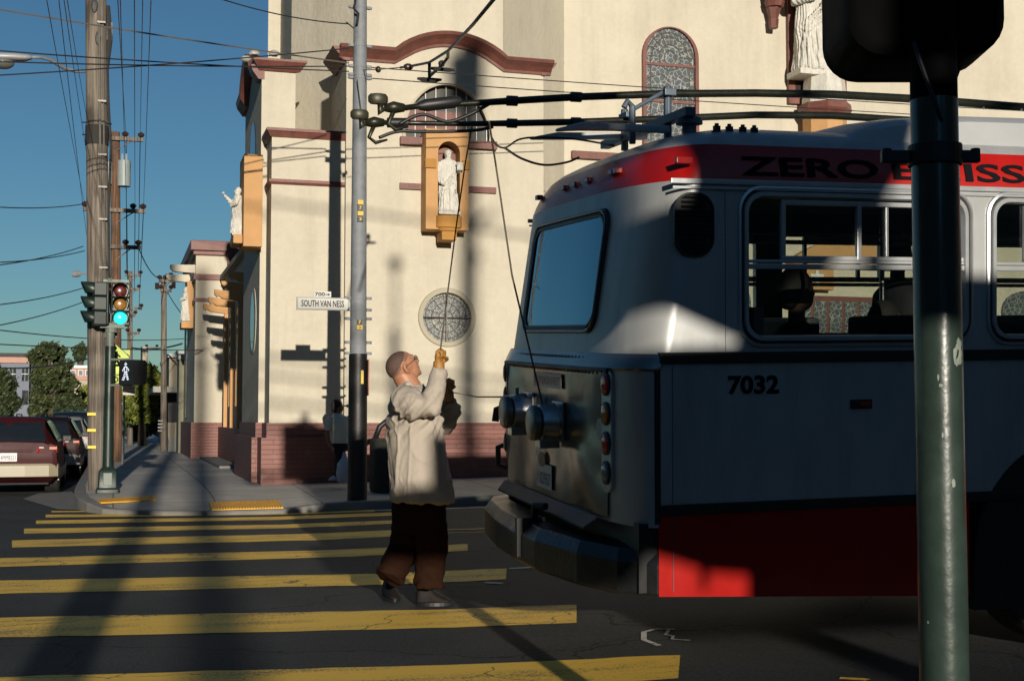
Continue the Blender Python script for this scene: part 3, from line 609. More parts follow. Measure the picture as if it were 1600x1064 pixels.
b=MB(); hexa(xm,cy,zz[2],.53,zz[3],.62,b); hexa(xm,cy,zz[3],.62,zz[4],.60,b); b.build('pedestal_cap',M['brown'],pb)
# small balcony bracket
bx,bz=nf(1210,0,YN-.3); 
b=MB(); z=[nf(1210,p,YN-.3)[1] for p in (-30,3,12,30,44)]; hexa(bx,YN-.3,z[1],.22,z[0],.3,b); hexa(bx,YN-.3,z[2],.2,z[1],.24,b); hexa(bx,YN-.25,z[3],.1,z[2],.18,b,6); hexa(bx,YN-.25,z[4],.1,z[3],.12,b,6); b.build('wall_bracket',M['brown'],ch)
# entrance seen through the bus windows
YD=YN-.04
dx0,dz1=nf(1243,423); dx1,dz0=nf(1290,455)
b=MB(); b.box((dx0-.05,YD-.25,dz0),(dx1+.05,YD,dz1+.05)); dp=b.build('plaque',M['orange'],ch,bevel=.01)
cxp=(dx0+dx1)/2
b=MB(); b.box((cxp-.04,YD-.275,dz0+.06),(cxp+.04,YD-.252,dz1-.02)); b.box((cxp-.17,YD-.276,dz1-.17),(cxp+.17,YD-.253,dz1-.10)); b.build('cross',M['white'],dp)
ex0,ez1=nf(1235,462); ex1,_=nf(1330,462); ez0=.1
b=MB(); b.box((ex0,YD-.1,ez0),(ex1+1,YD,ez1)); dr=b.build('entrance_door',M['brown'],ch)
b=MB(); k=0
x=ex0+.12
while x<ex1+.8:
    for z0_,z1_ in ((2.0,ez1-.12),(.6,1.9)): b.box((x,YD-.115,z0_),(x+.32,YD-.101,z1_))
    x+=.40
b.build('door_pane',M['leaded'],dr)
b=MB(); fx0,fz=nf(1240,405); b.prism(arcpts(fx0-.2,ex1+1.2,ez1+.8,ez1+1.3,12)+[(ex1+1.2,ez1+.7),(fx0-.2,ez1+.7)],(0,YD-.3,0),(1,0,0),(0,0,1),(0,.3,0)); b.build('door_hood',M['orange'],ch)
for nm,(px0,px1) in (('a',(1560,1640)),('b',(1750,1830)),('c',(1130,1170))):
    xx0=nf(px0,300)[0]; xx1=nf(px1,300)[0]
    b=MB(); b.prism([(xx0,2.2)]+[((xx0+xx1)/2+(xx1-xx0)/2*math.cos(PI-PI*i/10),3.9+.5*math.sin(PI*i/10)) for i in range(11)]+[(xx1,2.2)],(0,YN-.06,0),(1,0,0),(0,0,1),(0,.05,0)); b.build('arched_window',M['leaded'],ch)
# ---------------------------------------------------------------- statues
def statue(px,py0,py1,Y,label,face='front',arms='book',head_tilt=0,scale=1,origin=None,h=None):
    if origin is None:
        f=atY(px,py1,Y); t=atY(px,py0,Y); h=t.z-f.z; base=f
    else: base=Vector(origin)
    b=MB(); rz={'front':0,'left':-PI/2}[face]
    Mx=Matrix.Translation(base)@Matrix.Rotation(rz,4,'Z')@Matrix.Scale(h,4)
    def P(x,y,z): return Mx@V(x,y,z)
    rings=[]
    for z,rx,ry,ox in ((.045,.165,.13,0),(.07,.17,.135,0),(.2,.145,.115,.0),(.35,.135,.105,-.01),(.5,.135,.10,-.005),(.6,.125,.09,.0),(.7,.135,.09,0),(.78,.14,.085,0),(.83,.11,.07,0),(.855,.05,.05,0),(.88,.042,.045,0)):
        rings.append([P(ox+rx*(1+.05*math.sin(7*t+z*9)*(z<.75))*math.cos(t),ry*(1+.07*math.sin(9*t+z*5)*(z<.75))*math.sin(t),z) for t in [2*PI*i/48 for i in range(48)]])
    b.loft(rings); b.sphere(P(0,-.005,.93),(.052*h,.058*h,.07*h),14,10); b.sphere(P(0,-.03,.892),(.035*h,.035*h,.045*h),10,8)
    b.tube([P(0,-.058,.935),P(0,-.072,.915)],.01*h,6); b.sphere(P(0,.015,.935),(.06*h,.055*h,.075*h),12,8)
    if arms=='book':
        b.tube([P(-.13,0,.79),P(-.17,-.02,.64),P(-.14,-.1,.5),P(-.08,-.13,.44)],[.05*h,.055*h,.045*h,.022*h],10)
        b.tube([P(.13,0,.79),P(.17,-.04,.66),P(.13,-.14,.68)],[.05*h,.05*h,.03*h],10); b.obox(P(.14,-.17,.72),Mx.to_3x3()@V(.045,0,0),Mx.to_3x3()@V(0,.02,0),Mx.to_3x3()@V(0,0,.06))
        b.obox(P(.15,-.17,.77),Mx.to_3x3()@V(.05,0,0),Mx.to_3x3()@V(0,.012,0),Mx.to_3x3()@V(0,0,.012))
    elif arms=='raised':
        b.tube([P(-.13,0,.79),P(-.19,-.12,.72),P(-.17,-.26,.86)],[.05*h,.05*h,.028*h],10); b.sphere(P(-.17,-.28,.90),.03*h,8,6)
        b.tube([P(.13,0,.79),P(.17,-.06,.64),P(.10,-.15,.60)],[.05*h,.055*h,.03*h],10)
    else:
        b.tube([P(-.13,0,.79),P(-.17,-.05,.64),P(-.03,-.14,.66)],[.05*h,.055*h,.03*h],10)
        b.tube([P(.13,0,.79),P(.17,-.05,.64),P(.05,-.15,.60)],[.05*h,.055*h,.03*h],10)
    # drape bands
    for k in range(3):
        b.tube([P(.13-.03*k,-.06,.74-.05*k),P(.05,-.115,.60-.06*k),P(-.08,-.105,.47-.05*k),P(-.14,-.02,.40-.04*k)],.013*h,6)
    for k in range(7):
        x=-.12+.04*k; b.tube([P(x*.7,-.10,.46),P(x,-.12+abs(x)*.3,.28),P(x*1.15,-.135+abs(x)*.35,.06)],.011*h,6)
    def dsp(c): 
        l=Mx.inverted()@c; return .006*h*math.sin(34*math.atan2(l.y,l.x)+14*l.z+4*noise.noise(l*6))*(1 if l.z<.82 else 0)*1.0+.004*h*noise.noise(l*30)
    s=remesh(b,'statue',M['statue'],None,h*.0075,1,disp=dsp)
    tag(s,label,'statue')
    bb=MB(); bb.box(*(P(-.17,-.12,0),P(.17,.12,.05))); bb.build('statue_base',M['statue'],s,bevel=.01)
    return s
statue(700,234,337,ny+.13,'white stone statue of a bearded robed man in the ochre niche above the round window')
statue(1268,-58,122,YN-.45,'tall white robed statue on an octagonal pedestal, cut off by the top of the picture',arms='folded')
xq=(sx0+sx1)/2+.05; zt=nf(1268,122,YN-.45)[1]
b=MB(); hexa(xq,YN-.45,zz[4]+.002,.52,zt+.02,.46,b); tag(b.build('statue_plinth',M['statue']),'white octagonal block under the tall statue on the brown pedestal','plinth')
statue(0,0,0,0,'white statue with one raised arm on the ochre shelf of the side bay',face='left',arms='raised',origin=(2.10,24.62,atY(375,367,24.4).z),h=.90)
statue(0,0,0,0,'small white statue on the far tower, above the street',face='left',arms='folded',origin=(1.93,39.6,4.09),h=1.0)
# ================================================================ TROLLEY BUS
cy_,sy_=math.cos(-.016),math.sin(-.016); c1,s1=math.cos(.022),math.sin(.022); c2,s2=math.cos(.061),math.sin(.061)
BR=Matrix(((cy_,-sy_,0),(sy_,cy_,0),(0,0,1)))@Matrix(((c1,0,-s1),(0,1,0),(s1,0,c1)))@Matrix(((1,0,0),(0,c2,-s2),(0,s2,c2)))
BT=V(2.62,6.341,.005); BM_=Matrix.Translation(BT)@BR.to_4x4(); BI=BM_.inverted()
def bl(px,py,ax,val):
    o=BI@CAM; d=BI.to_3x3()@ray(px,py); return o+d*((val-o[ax])/d[ax])
bus=thing('trolley_bus','silver grey and red trolley bus seen from its rear corner, number 7032','trolley bus',mtx=BM_)
def B(b,name,m,par=None,**k): return b.build(name,m,par or bus,local=True,**k)
def busmat(name,col,metal,rough,bump=0,bs=3):
    m=mat(name,col,rough,metal,.06,3,bump,bs,.12,(.2,.2,.2),.5,coat=0,rv=.05); return m
M['bgrey']=busmat('silver_grey_paint',(.40,.41,.405),.25,.42); streak(M['bgrey'],(7,7,1.2),.80,1.05,.45,.75)
M['bred']=mat('red_paint',(.36,.006,.003),.32,0,.08,4,dirt=.15,dcol=(.2,.02,.02),coat=.05)
M['alu']=busmat('bare_aluminium_panel',(.20,.20,.195),.85,.24,.006,2.2)
M['frame']=mat('aluminium_frame',(.50,.52,.53),.35,.6,.06,8)
M['rubber']=mat('window_rubber',(.012,.012,.012),.45)
M['inner']=mat('bus_interior_grey',(.12,.13,.13),.7)
M['seat']=mat('bus_seat_dark',(.02,.025,.03),.7)
M['bglass']=glassmat('bus_side_glass',(.62,.66,.62)); 
def rearglass():
    m=mat('rear_window_glass',(.13,.25,.30),.04,1.0,0,rv=0); return m
M['rglass']=rearglass()
HW=1.275
EXN=5.0
def outline(d,xc,bb,z,n=36,pre=None):
    P=[]
    for i in range(n+1):
        ph=-PI/2+PI*i/n; s=math.sin(ph); y=HW+(HW-d)*math.copysign(abs(s)**(2/EXN),s); P.append(V(xc-bb*math.cos(ph),y,z))
    if pre is not None: P=[V(pre,d,z)]+P+[V(pre,2*HW-d,z)]
    return P
def shell(rows,name,m,pre,n=36,**k):
    b=MB(); b.loft([outline(d,xc,bb,z,n,pre) for d,xc,bb,z in rows],cap=False,close=False); return B(b,name,m,smooth=False,auto=35,**k)
LX,LB=.05,.18
XE=10.9
# lower corner panels and rear sheet
shell([(0,LX,LB,.78),(0,LX,LB,1.60)],'rear_lower_panel',M['bgrey'],.052)
# bare metal sheet between the lamp strips (slightly proud, dented)
b=MB(); rows=[]
def rx(y,z,lo=True):   # rear surface x at (y,z)
    if lo: xc,bb=LX,LB
    else:
        t=(z-1.632)/(2.547-1.632); xc=.12+.16*t; bb=.245+.03*t
    s=min(1,abs((y-HW)/HW)); return xc-bb*math.sqrt(max(0,1-s**(5 if lo else 3.4)))
for j in range(25):
    z=.80+.80*j/24; rows.append([V(rx(.30+1.95*i/60,z)-.006-.015*noise.noise(V((.3+1.95*i/60)*2.3,z*2.8,3))-.003*noise.noise(V(i*.16,z*9,1)),.30+1.95*i/60,z) for i in range(61)])
b.loft(rows,cap=False,close=False); rp=B(b,'rear_metal_sheet',M['alu'],smooth=True)
# riveted ledge between the lower and the upper body
shell([(-.004,LX,LB+.012,1.575),(-.012,LX+.01,LB+.03,1.585),(-.012,LX+.02,LB+.035,1.60),(0.0,.12,.245,1.66)],'belt_ledge',M['alu'],.06)
b=MB()
for i in range(34):
    y=.3+1.95*i/33; b.sphere((rx(y,1.63,False)-.012,y,1.635),.008,6,4)
    y=.3+1.95*i/33; b.sphere((rx(y,1.56)-.012,y,1.555),.008,6,4)
B(b,'rivets',M['steel'])
b=MB(); b.tube([(rx(y,1.58)-.02,y,1.572) for y in [.28+2.0*i/20 for i in range(21)]],.012,6); B(b,'rear_seam',M['rubber'])
# upper shell
EXN=3.4
rows=[]
for i in range(9):
    t=i/8; z=1.66+(2.547-1.66)*t; rows.append((0,.12+.16*t,.245+.03*t,z))
shell(rows,'rear_upper_panel',M['bgrey'],.42)
prof=[(0,.0,2.547),(.006,.02,2.60),(.022,.05,2.66),(.06,.11,2.741)]
shell([(d,.28+e,.275,z) for d,e,z in prof],'red_roof_band',M['bred'],XE)
prof=[(.06,.11,2.741),(.10,.16,2.78),(.18,.24,2.82),(.30,.33,2.855),(.5,.48,2.895),(.8,.7,2.92),(1.27,1.0,2.935)]
shell([(d,.28+e,.275,z) for d,e,z in prof],'roof',M['bgrey'],XE)
for yy in (-.014,2*HW+.002):
    b=MB(); b.box((.12,yy,2.525),(XE,yy+.012,2.552)); B(b,'drip_rail',M['frame'],bevel=.003)
    b=MB(); b.box((.13,yy+.002,2.500),(XE,yy+.012,2.512)); B(b,'drip_rail',M['frame'])
# side panels
wins=[(.49,1.884),(1.966,3.36),(3.44,4.84),(4.92,6.32),(6.4,7.8),(7.88,9.28),(9.36,10.76)]
zs=(1.689,2.528)
for side in (0,1):
    Y=0 if side==0 else 2*HW; o=-1 if side==0 else 1
    b=MB()
    for i,(a,c) in enumerate(wins):
        x0=.42 if i==0 else (wins[i-1][1]+a)/2; x1=XE if i==len(wins)-1 else (c+wins[i+1][0])/2
        out=[(x,Y,z) for x,z in crect(x0,x1,1.66,2.547)]; inn=[(x,Y,z) for x,z in rrect(a+.02,c-.02,zs[0]+.02,zs[1]-.02,.11)]
        b.ringstrip(out,inn)
    B(b,'side_window_panel',M['bgrey'])
    b=MB()   # inner lining
    for i,(a,c) in enumerate(wins):
        x0=.42 if i==0 else (wins[i-1][1]+a)/2; x1=XE if i==len(wins)-1 else (c+wins[i+1][0])/2
        b.ringstrip([(x,Y-o*.05,z) for x,z in crect(x0,x1,.9,2.7)],[(x,Y-o*.05,z) for x,z in rrect(a+.06,c-.06,zs[0]+.06,zs[1]-.06,.08)])
    B(b,'inner_lining',M['inner'])
    for i,(a,c) in enumerate(wins):
        def R(e,y,r): return [(x,Y+o*y,z) for x,z in rrect(a+e,c-e,zs[0]+e,zs[1]-e,r)]
        b=MB(); b.loft([R(0,0,.13),R(.004,.012,.126),R(.016,.016,.12),R(.02,.006,.116)],cap=False); b.loft([R(.032,.006,.108),R(.036,.018,.104),R(.056,.018,.09),R(.06,.004,.085),R(.064,-.05,.08)],cap=False)
        wf=B(b,'side_window',M['frame'],auto=40)
        b=MB(); b.ringstrip(R(.018,.007,.118),R(.034,.007,.106)); B(b,'window_seal',M['rubber'],wf)
        b=MB(); x0,x1=a+.058,c-.058
        def bar(xa,xb,za,zb,y=.008): b.box((xa,Y+o*y,za),(xb,Y+o*(y-.03),zb))
        bar(x0,x1,2.095,2.122); bar(x0,x1,2.127,2.143,.004)
        bar(a+.25,a+.275,2.15,2.43,.002); bar(a+.25,x1,2.43,2.455,.0025); bar(a+.25,x1,2.1435,2.165,.0025)
        bar(a+.69,a+.715,2.145,2.45,.006); bar(a+.865,a+.882,2.166,2.43,-.004)
        B(b,'window_bar',M['frame'],wf,bevel=.003)
        b=MB(); b.add([(x,Y-o*.022,z) for x,z in rrect(a+.05,c-.05,zs[0]+.05,zs[1]-.05,.08)],[tuple(range(28))]); B(b,'window_pane',M['bglass'],wf)
    # belt band, lower grey panel, lower black band, red skirt
    def sp(xa,xb,za,zb,t,nm,m,**k):
        b=MB(); b.box((xa,Y+o*t,za),(xb,Y-o*.03,zb)); return B(b,nm,m,**k)
    sp(.058,XE,1.612,1.668,.016,'belt_band',M['rubber'],bevel=.004)
    sp(.062,7.9,.895,1.611,.0,'side_panel',M['bgrey']); sp(7.9,XE,.5,1.611,.001,'side_panel',M['bgrey'])
    sp(.058,XE,.842,.894,.012,'lower_band',M['rubber'],bevel=.004)
    b=MB(); b.prism([(.05,.431),(.05,.841),(1.86,.841),(1.86,.33)],(0,Y,0),(1,0,0),(0,0,1),(0,-o*.03,0)); B(b,'red_skirt',M['bred'])
    b=MB(); b.prism([(3.2,.841),(XE,.841),(XE,.33),(3.2,.33)],(0,Y,0),(1,0,0),(0,0,1),(0,-o*.03,0)); B(b,'red_skirt',M['bred'])
    b=MB(); b.box((.03,Y+o*.003,.80),(.0585,Y-o*.03,1.575)); B(b,'panel_seam',M['rubber'])
    b=MB(); b.box((.125,Y+o*.0035,.9),(.128,Y-o*.01,1.6)); b.box((.127,Y+o*.0035,.45),(.130,Y-o*.01,.84)); b.box((.42,Y+o*.0025,1.67),(.4225,Y-o*.01,2.49)); B(b,'panel_joint',mat('seam_shadow_gap',(.1,.1,.1),.7))
    # wheel and arch
    for xw in (2.55,8.5):
        b=MB(); b.prism([(xw+.66*math.cos(PI*i/20),.53+.66*math.sin(PI*i/20)) for i in range(21)]+[(xw-.66,.25),(xw+.66,.25)],(0,Y+o*.004,0),(1,0,0),(0,0,1),(0,-o*.4,0)); B(b,'wheel_arch',M['blackrub'])
        b=MB(); pr=[(.50,-.30),(.51,-.05),(.49,0),(.44,.012),(.31,.0)]
        rg=[[(xw+r*math.cos(2*PI*k/32),Y+o*(.006+q),.50+r*math.sin(2*PI*k/32)) for k in range(32)] for r,q in pr]; b.loft(rg); wh=B(b,'wheel',M['blackrub'],auto=35)
        b=MB(); pr=[(.31,.012),(.295,.02),(.26,.0),(.12,-.0),(.11,.06),(.06,.065)]
        b.loft([[(xw+r*math.cos(2*PI*k/24),Y+o*(.008+q),.50+r*math.sin(2*PI*k/24)) for k in range(24)] for r,q in pr]); B(b,'rim',M['steel'],wh,auto=35)
# front end and floor
b=MB(); b.box((XE,0,.33),(XE+.05,2*HW,2.9)); B(b,'front_panel',M['bgrey'])
b=MB(); b.box((.3,.06,.8),(XE-.05,2*HW-.06,.88)); b.box((.1,.1,.5),(XE-.1,2*HW-.1,.62)); B(b,'floor',M['seat'])
b=MB(); b.box((.5,.1,2.62),(XE-.1,2*HW-.1,2.64)); B(b,'ceiling',M['inner'])
# rear bench wall and seats
b=MB()
for y in (.14,1.5):
    for k,x in enumerate((.35,1.75,2.6,3.45,4.3,5.2,6.1,7.0)):
        if k==0: continue
        b.box((x,y,.88),(x+.45,y+.86,1.30)); b.box((x-.06,y,1.3),(x+.04,y+.86,1.86)); 
b.box((.32,.12,.88),(.85,2.4,1.3)); b.box((.24,.12,1.3),(.34,2.4,1.72)); B(b,'seats',M['seat'],bevel=.03)
b=MB()
for x in (.95,2.3,3.9,5.4,6.9): b.cyl((x,.95,.88),(x,.95,2.62),.017); b.cyl((x,1.6,.88),(x,1.6,2.62),.017)
b.cyl((.6,.95,2.35),(9,.95,2.35),.015); b.cyl((.6,1.6,2.35),(9,1.6,2.35),.015); B(b,'grab_rails',M['steel'])
b=MB(); b.box((.62,.08,.88),(.68,.9,1.9)); b.box((.84,1.9,.9),(.95,2.48,2.6)); B(b,'partition',M['inner'],bevel=.01)
# oval vent on the side
b=MB(); vp=rrect(.136,.357,2.153,2.482,.095); b.loft([[(x,.004,z) for x,z in vp],[(x,-.012,z) for x,z in vp],[(x,-.012,z) for x,z in rrect(.146,.347,2.163,2.472,.087)],[(x,-.002,z) for x,z in rrect(.15,.343,2.167,2.468,.085)]]); vt=B(b,'air_vent',M['rubber'])
b=MB()
for i in range(13):
    z=2.175+.0235*i; hw_=.095 if 2.25<z<2.39 else .07; b.obox((.2465,-.008,z),(hw_,0,0),(0,.006,.004),(0,-.001,.002))
B(b,'vent_slats',M['black'],vt)
# side marker lamp and numbers
b=MB(); b.box((1.136,-.012,1.362),(1.262,.0,1.41)); mk=B(b,'side_marker_lamp',M['rubber'],bevel=.004)
b=MB(); b.box((1.19,-.018,1.375),(1.25,-.012,1.398)); B(b,'lens',mat('red_lens',(.45,.03,.01),.15,0,.1,coat=.6),mk,bevel=.004)
text('7032','fleet_number',M['signgrey'],(.432,-.002,1.448),(1,0,0),(0,0,1),width=.29,height=.098,parent=bus,local=True,bold=.035)
tv=V(0,.022,.113).normalized()
zt=V(.512,-.004,2.575)
text('ZERO','roof_lettering',M['signgrey'],(.512,-.0035,2.577),(1,0,0),(0,.24,1),width=.80,height=.105,parent=bus,local=True,bold=.02)
text('EMISSIONS','roof_lettering',M['signgrey'],(1.40,-.0035,2.577),(1,0,0),(0,.24,1),width=1.62,height=.105,parent=bus,local=True,bold=.02)
# rear window following the rear surface
def rmap(y,z,o): 
    # outward normal roughly -x
    return V(rx(y,z,False)-o,y,z)
def rr2(e,r,o): return [rmap(y,z,o) for y,z in rrect(.60+e,1.93-e,1.775+e,2.44-e,r,6)]
def dens(P): 
    Q=[]
    for i in range(len(P)):
        a,c=P[i],P[(i+1)%len(P)]; m=max(1,int((a-c).length/.08))
        for k in range(m): 
            q=a.lerp(c,k/m); Q.append((q.y,q.z))
    return Q
base=dens([V(0,y,z) for y,z in rrect(.56,1.93,1.765,2.455,.10)])
def inset(e,o):
    cy0,cz0=1.245,2.11; return [rmap(cy0+(y-cy0)*(1-e/.685),cz0+(z-cz0)*(1-e/.3425),o) for y,z in base]
b=MB(); b.loft([inset(0,.002),inset(.004,.018),inset(.018,.020),inset(.022,.012),inset(.03,.012),inset(.034,.020),inset(.045,.018),inset(.048,.008)],cap=False); rwf=B(b,'rear_window_frame',M['rubber'],auto=40)
b=MB(); rows=[]
for j in range(9):
    z=1.80+.615*j/8; rows.append([rmap(.60+1.29*i/24,z,.010) for i in range(25)])
b.loft(rows,cap=False,close=False); B(b,'rear_window_glass',M['rglass'],rwf,smooth=True)
b=MB(); b.tube([inset(.014,.024)[i] for i in range(0,len(base))][:]+[inset(.014,.024)[0]],.004,5); B(b,'chrome_strip',M['steel'],rwf)
# marker lamps on the rear red band
redl=mat('marker_lens_red',(.22,.01,.008),.2,0,.1,coat=.5)
for px,py in ((886,281),(903,277),(923,271),(841,299),(985,248),(978,254)):
    p=bl(px,py,0,.06 if px<950 else .13)
    y=min(2.45,max(.1,p.y)); z=2.655
    yy=y; s=min(1,abs((yy-HW)/(HW-.02))); x=.25+.05-.25*math.sqrt(max(0,1-s**5))
    b=MB(); b.box((x-.022,yy-.028,z-.016),(x+.02,yy+.028,z+.016)); B(b,'marker_lamp',redl,bevel=.006)
b=MB(); b.box((.15,-.014,2.625),(.24,.02,2.66)); B(b,'marker_lamp',redl,bevel=.006)
nrm=text('7032','fleet_number',mat('pale_blue_lettering',(.28,.34,.40),.5),(.062,.62,2.565),(.09,-1,0),(.35,0,1),width=.24,height=.11,parent=bus,local=True,shear=.2)
# lamp strips
lens_r=mat('tail_lens_red',(.60,.03,.015),.12,0,.1,coat=.8); lens_a=mat('tail_lens_amber',(.60,.17,.015),.12,0,.1,coat=.8); lens_c=mat('tail_lens_clear',(.2,.2,.2),.1,0,.1,coat=.8)
for yc in (.305,2.315):
    xx=rx(yc,1.2); sg=1 if yc>HW else -1
    dx=.0
    e=.01; tn=V(rx(yc+e,1)-rx(yc-e,1),2*e,0).normalized(); nv=V(-tn.y,tn.x,0)
    if nv.x>0: nv=-nv
    c=V(xx,yc,0)
    b=MB(); pp=rrect(-.055,.055,.93,1.58,.05); b.loft([[c+tn*a+nv*(-.01)+V(0,0,z) for a,z in pp],[c+tn*a+nv*.016+V(0,0,z) for a,z in pp]]); ls=B(b,'lamp_strip',M['frame'],bevel=.006)
    for k,(z,mm) in enumerate(((1.50,lens_r),(1.345,lens_a),(1.19,lens_r),(1.035,lens_c))):
        b=MB(); cc=c+V(0,0,z); b.loft([[cc+tn*r*math.cos(2*PI*i/20)+V(0,0,r*1.25*math.sin(2*PI*i/20))+nv*q for i in range(20)] for r,q in ((.050,.014),(.050,.024),(.042,.027))]); lm=B(b,'tail_lamp',M['rubber'],ls)
        b=MB(); b.loft([[cc+tn*r*math.cos(2*PI*i/20)+V(0,0,r*1.25*math.sin(2*PI*i/20))+nv*q for i in range(20)] for r,q in ((.040,.024),(.038,.030),(.024,.034),(.005,.035))]); B(b,'lens',mm,lm,smooth=True)
# sticker, plate and hole
x=-.15; sA=bl(834,590,0,x); sB=bl(877,597,0,x); ya,yb=sB.y,sA.y; zs0=(sA.z+sB.z)/2-.045
b=MB(); b.box((x-.002,ya,zs0),(x,yb,zs0+.085)); st_=B(b,'warning_sticker',mat('sticker_white',(.42,.42,.40),.4))
text('STOP BACK 5 FEET','sticker_text',mat('sticker_red',(.35,.03,.02),.5),(x-.004,yb-.02,zs0+.02),(0,-1,0),(0,0,1),width=yb-ya-.04,height=.045,parent=st_,local=True)
b=MB(); x=rx(1.33,.95)-.02; b.box((x-.002,1.17,.84),(x,1.47,.985)); pl_=B(b,'number_plate',M['white'],bevel=.002)
text('1102957','plate_number',mat('plate_blue',(.03,.04,.10),.5),(x-.004,1.45,.865),(0,-1,0),(0,0,1),width=.26,height=.07,parent=pl_,local=True)
b=MB(); b.prism([(1.36+.07*math.cos(PI*2*i/16),1.01+.045*math.sin(PI*2*i/16)) for i in range(16)],(x-.004,0,0),(0,1,0),(0,0,1),(.003,0,0)); B(b,'plate_lamp_hole',M['rubber'])
# rope retrievers
def retr(y,z):
    x=rx(y,z)-.01; b=MB()
    def ring(r,xx): return [V(xx,y+r*math.cos(2*PI*i/24),z+r*math.sin(2*PI*i/24)) for i in range(24)]
    b.loft([ring(.095,x),ring(.095,x-.02),ring(.115,x-.03),ring(.105,x-.12),ring(.09,x-.13)]); r=B(b,'rope_retriever',M['steel'],auto=40)
    b=MB(); b.loft([ring(.09,x-.13),ring(.102,x-.135),ring(.102,x-.165),ring(.092,x-.175),ring(.04,x-.18)]); B(b,'drum_cover',mat('dark_cast_metal',(.20,.21,.21),.35,.7,.2,8),r,auto=40)
    b=MB(); b.box((x-.13,y-.05,z-.145),(x-.01,y+.05,z-.09)); b.cyl((x-.08,y,z+.11),(x-.08,y,z+.15),.012); b.box((x-.012,y-.10,z-.11),(x+.004,y+.10,z+.12)); B(b,'retriever_bracket',M['steel'],r,bevel=.006)
    return x
retr(1.66,1.28); retr(1.06,1.25)
# small latches near the far lamp strip
b=MB(); b.tube([(-.06,2.50,1.26),(-.12,2.52,1.24),(-.13,2.52,1.16)],.025,8); b.tube([(-.04,2.54,1.0),(-.10,2.56,.98),(-.1,2.56,.86),(-.04,2.54,.84)],.02,8); B(b,'tow_hook',M['black'])
# blue-black flap and bumper
b=MB(); b.add([(-.15,.35,.80),(-.15,2.2,.80),(-.20,2.2,.74),(-.20,.45,.735),(-.15,.35,.785),(-.15,2.2,.785),(-.20,2.2,.725),(-.20,.45,.72)],[(0,1,2,3),(4,7,6,5),(0,3,7,4),(1,5,6,2),(2,6,7,3),(0,4,5,1)])
B(b,'bumper_flap',mat('dark_blue_flap',(.008,.016,.028),.5,0,.2,6),bevel=.005)
rings=[]
for (x,y) in ((.04,-.02),(-.13,.12),(-.25,.42),(-.34,.9),(-.36,1.3),(-.34,1.75),(-.27,2.28),(-.20,2.45),(.06,2.56)):
    c=V(HW*0+.3,HW,0); d=(V(x,y,0)-V(.55,HW,0)).normalized(); 
    rings.append([V(x,y,0)-d*.16+V(0,0,.46),V(x,y,0)-d*.01+V(0,0,.43),V(x,y,0)+V(0,0,.45),V(x,y,0)+V(0,0,.60),V(x,y,0)-d*.05+V(0,0,.665),V(x,y,0)-d*.2+V(0,0,.68)])
b=MB(); b.loft(rings); bp_=B(b,'rear_bumper',mat('bumper_rubber',(.011,.012,.013),.34,0,.35,5,.003,30,.3,(.05,.05,.05),rv=.2),bevel=.008)
b=MB(); b.box((-.375,1.13,.47),(-.20,1.17,.695)); b.tube([(-.26,1.16,.70),(-.28,1.08,.77),(-.24,1.0,.775)],.022,8); B(b,'bumper_strap',M['rubber'],bp_)
b=MB(); b.box((-.05,.02,.45),(.05,2.5,.80)); B(b,'rear_underpanel',M['rubber'])
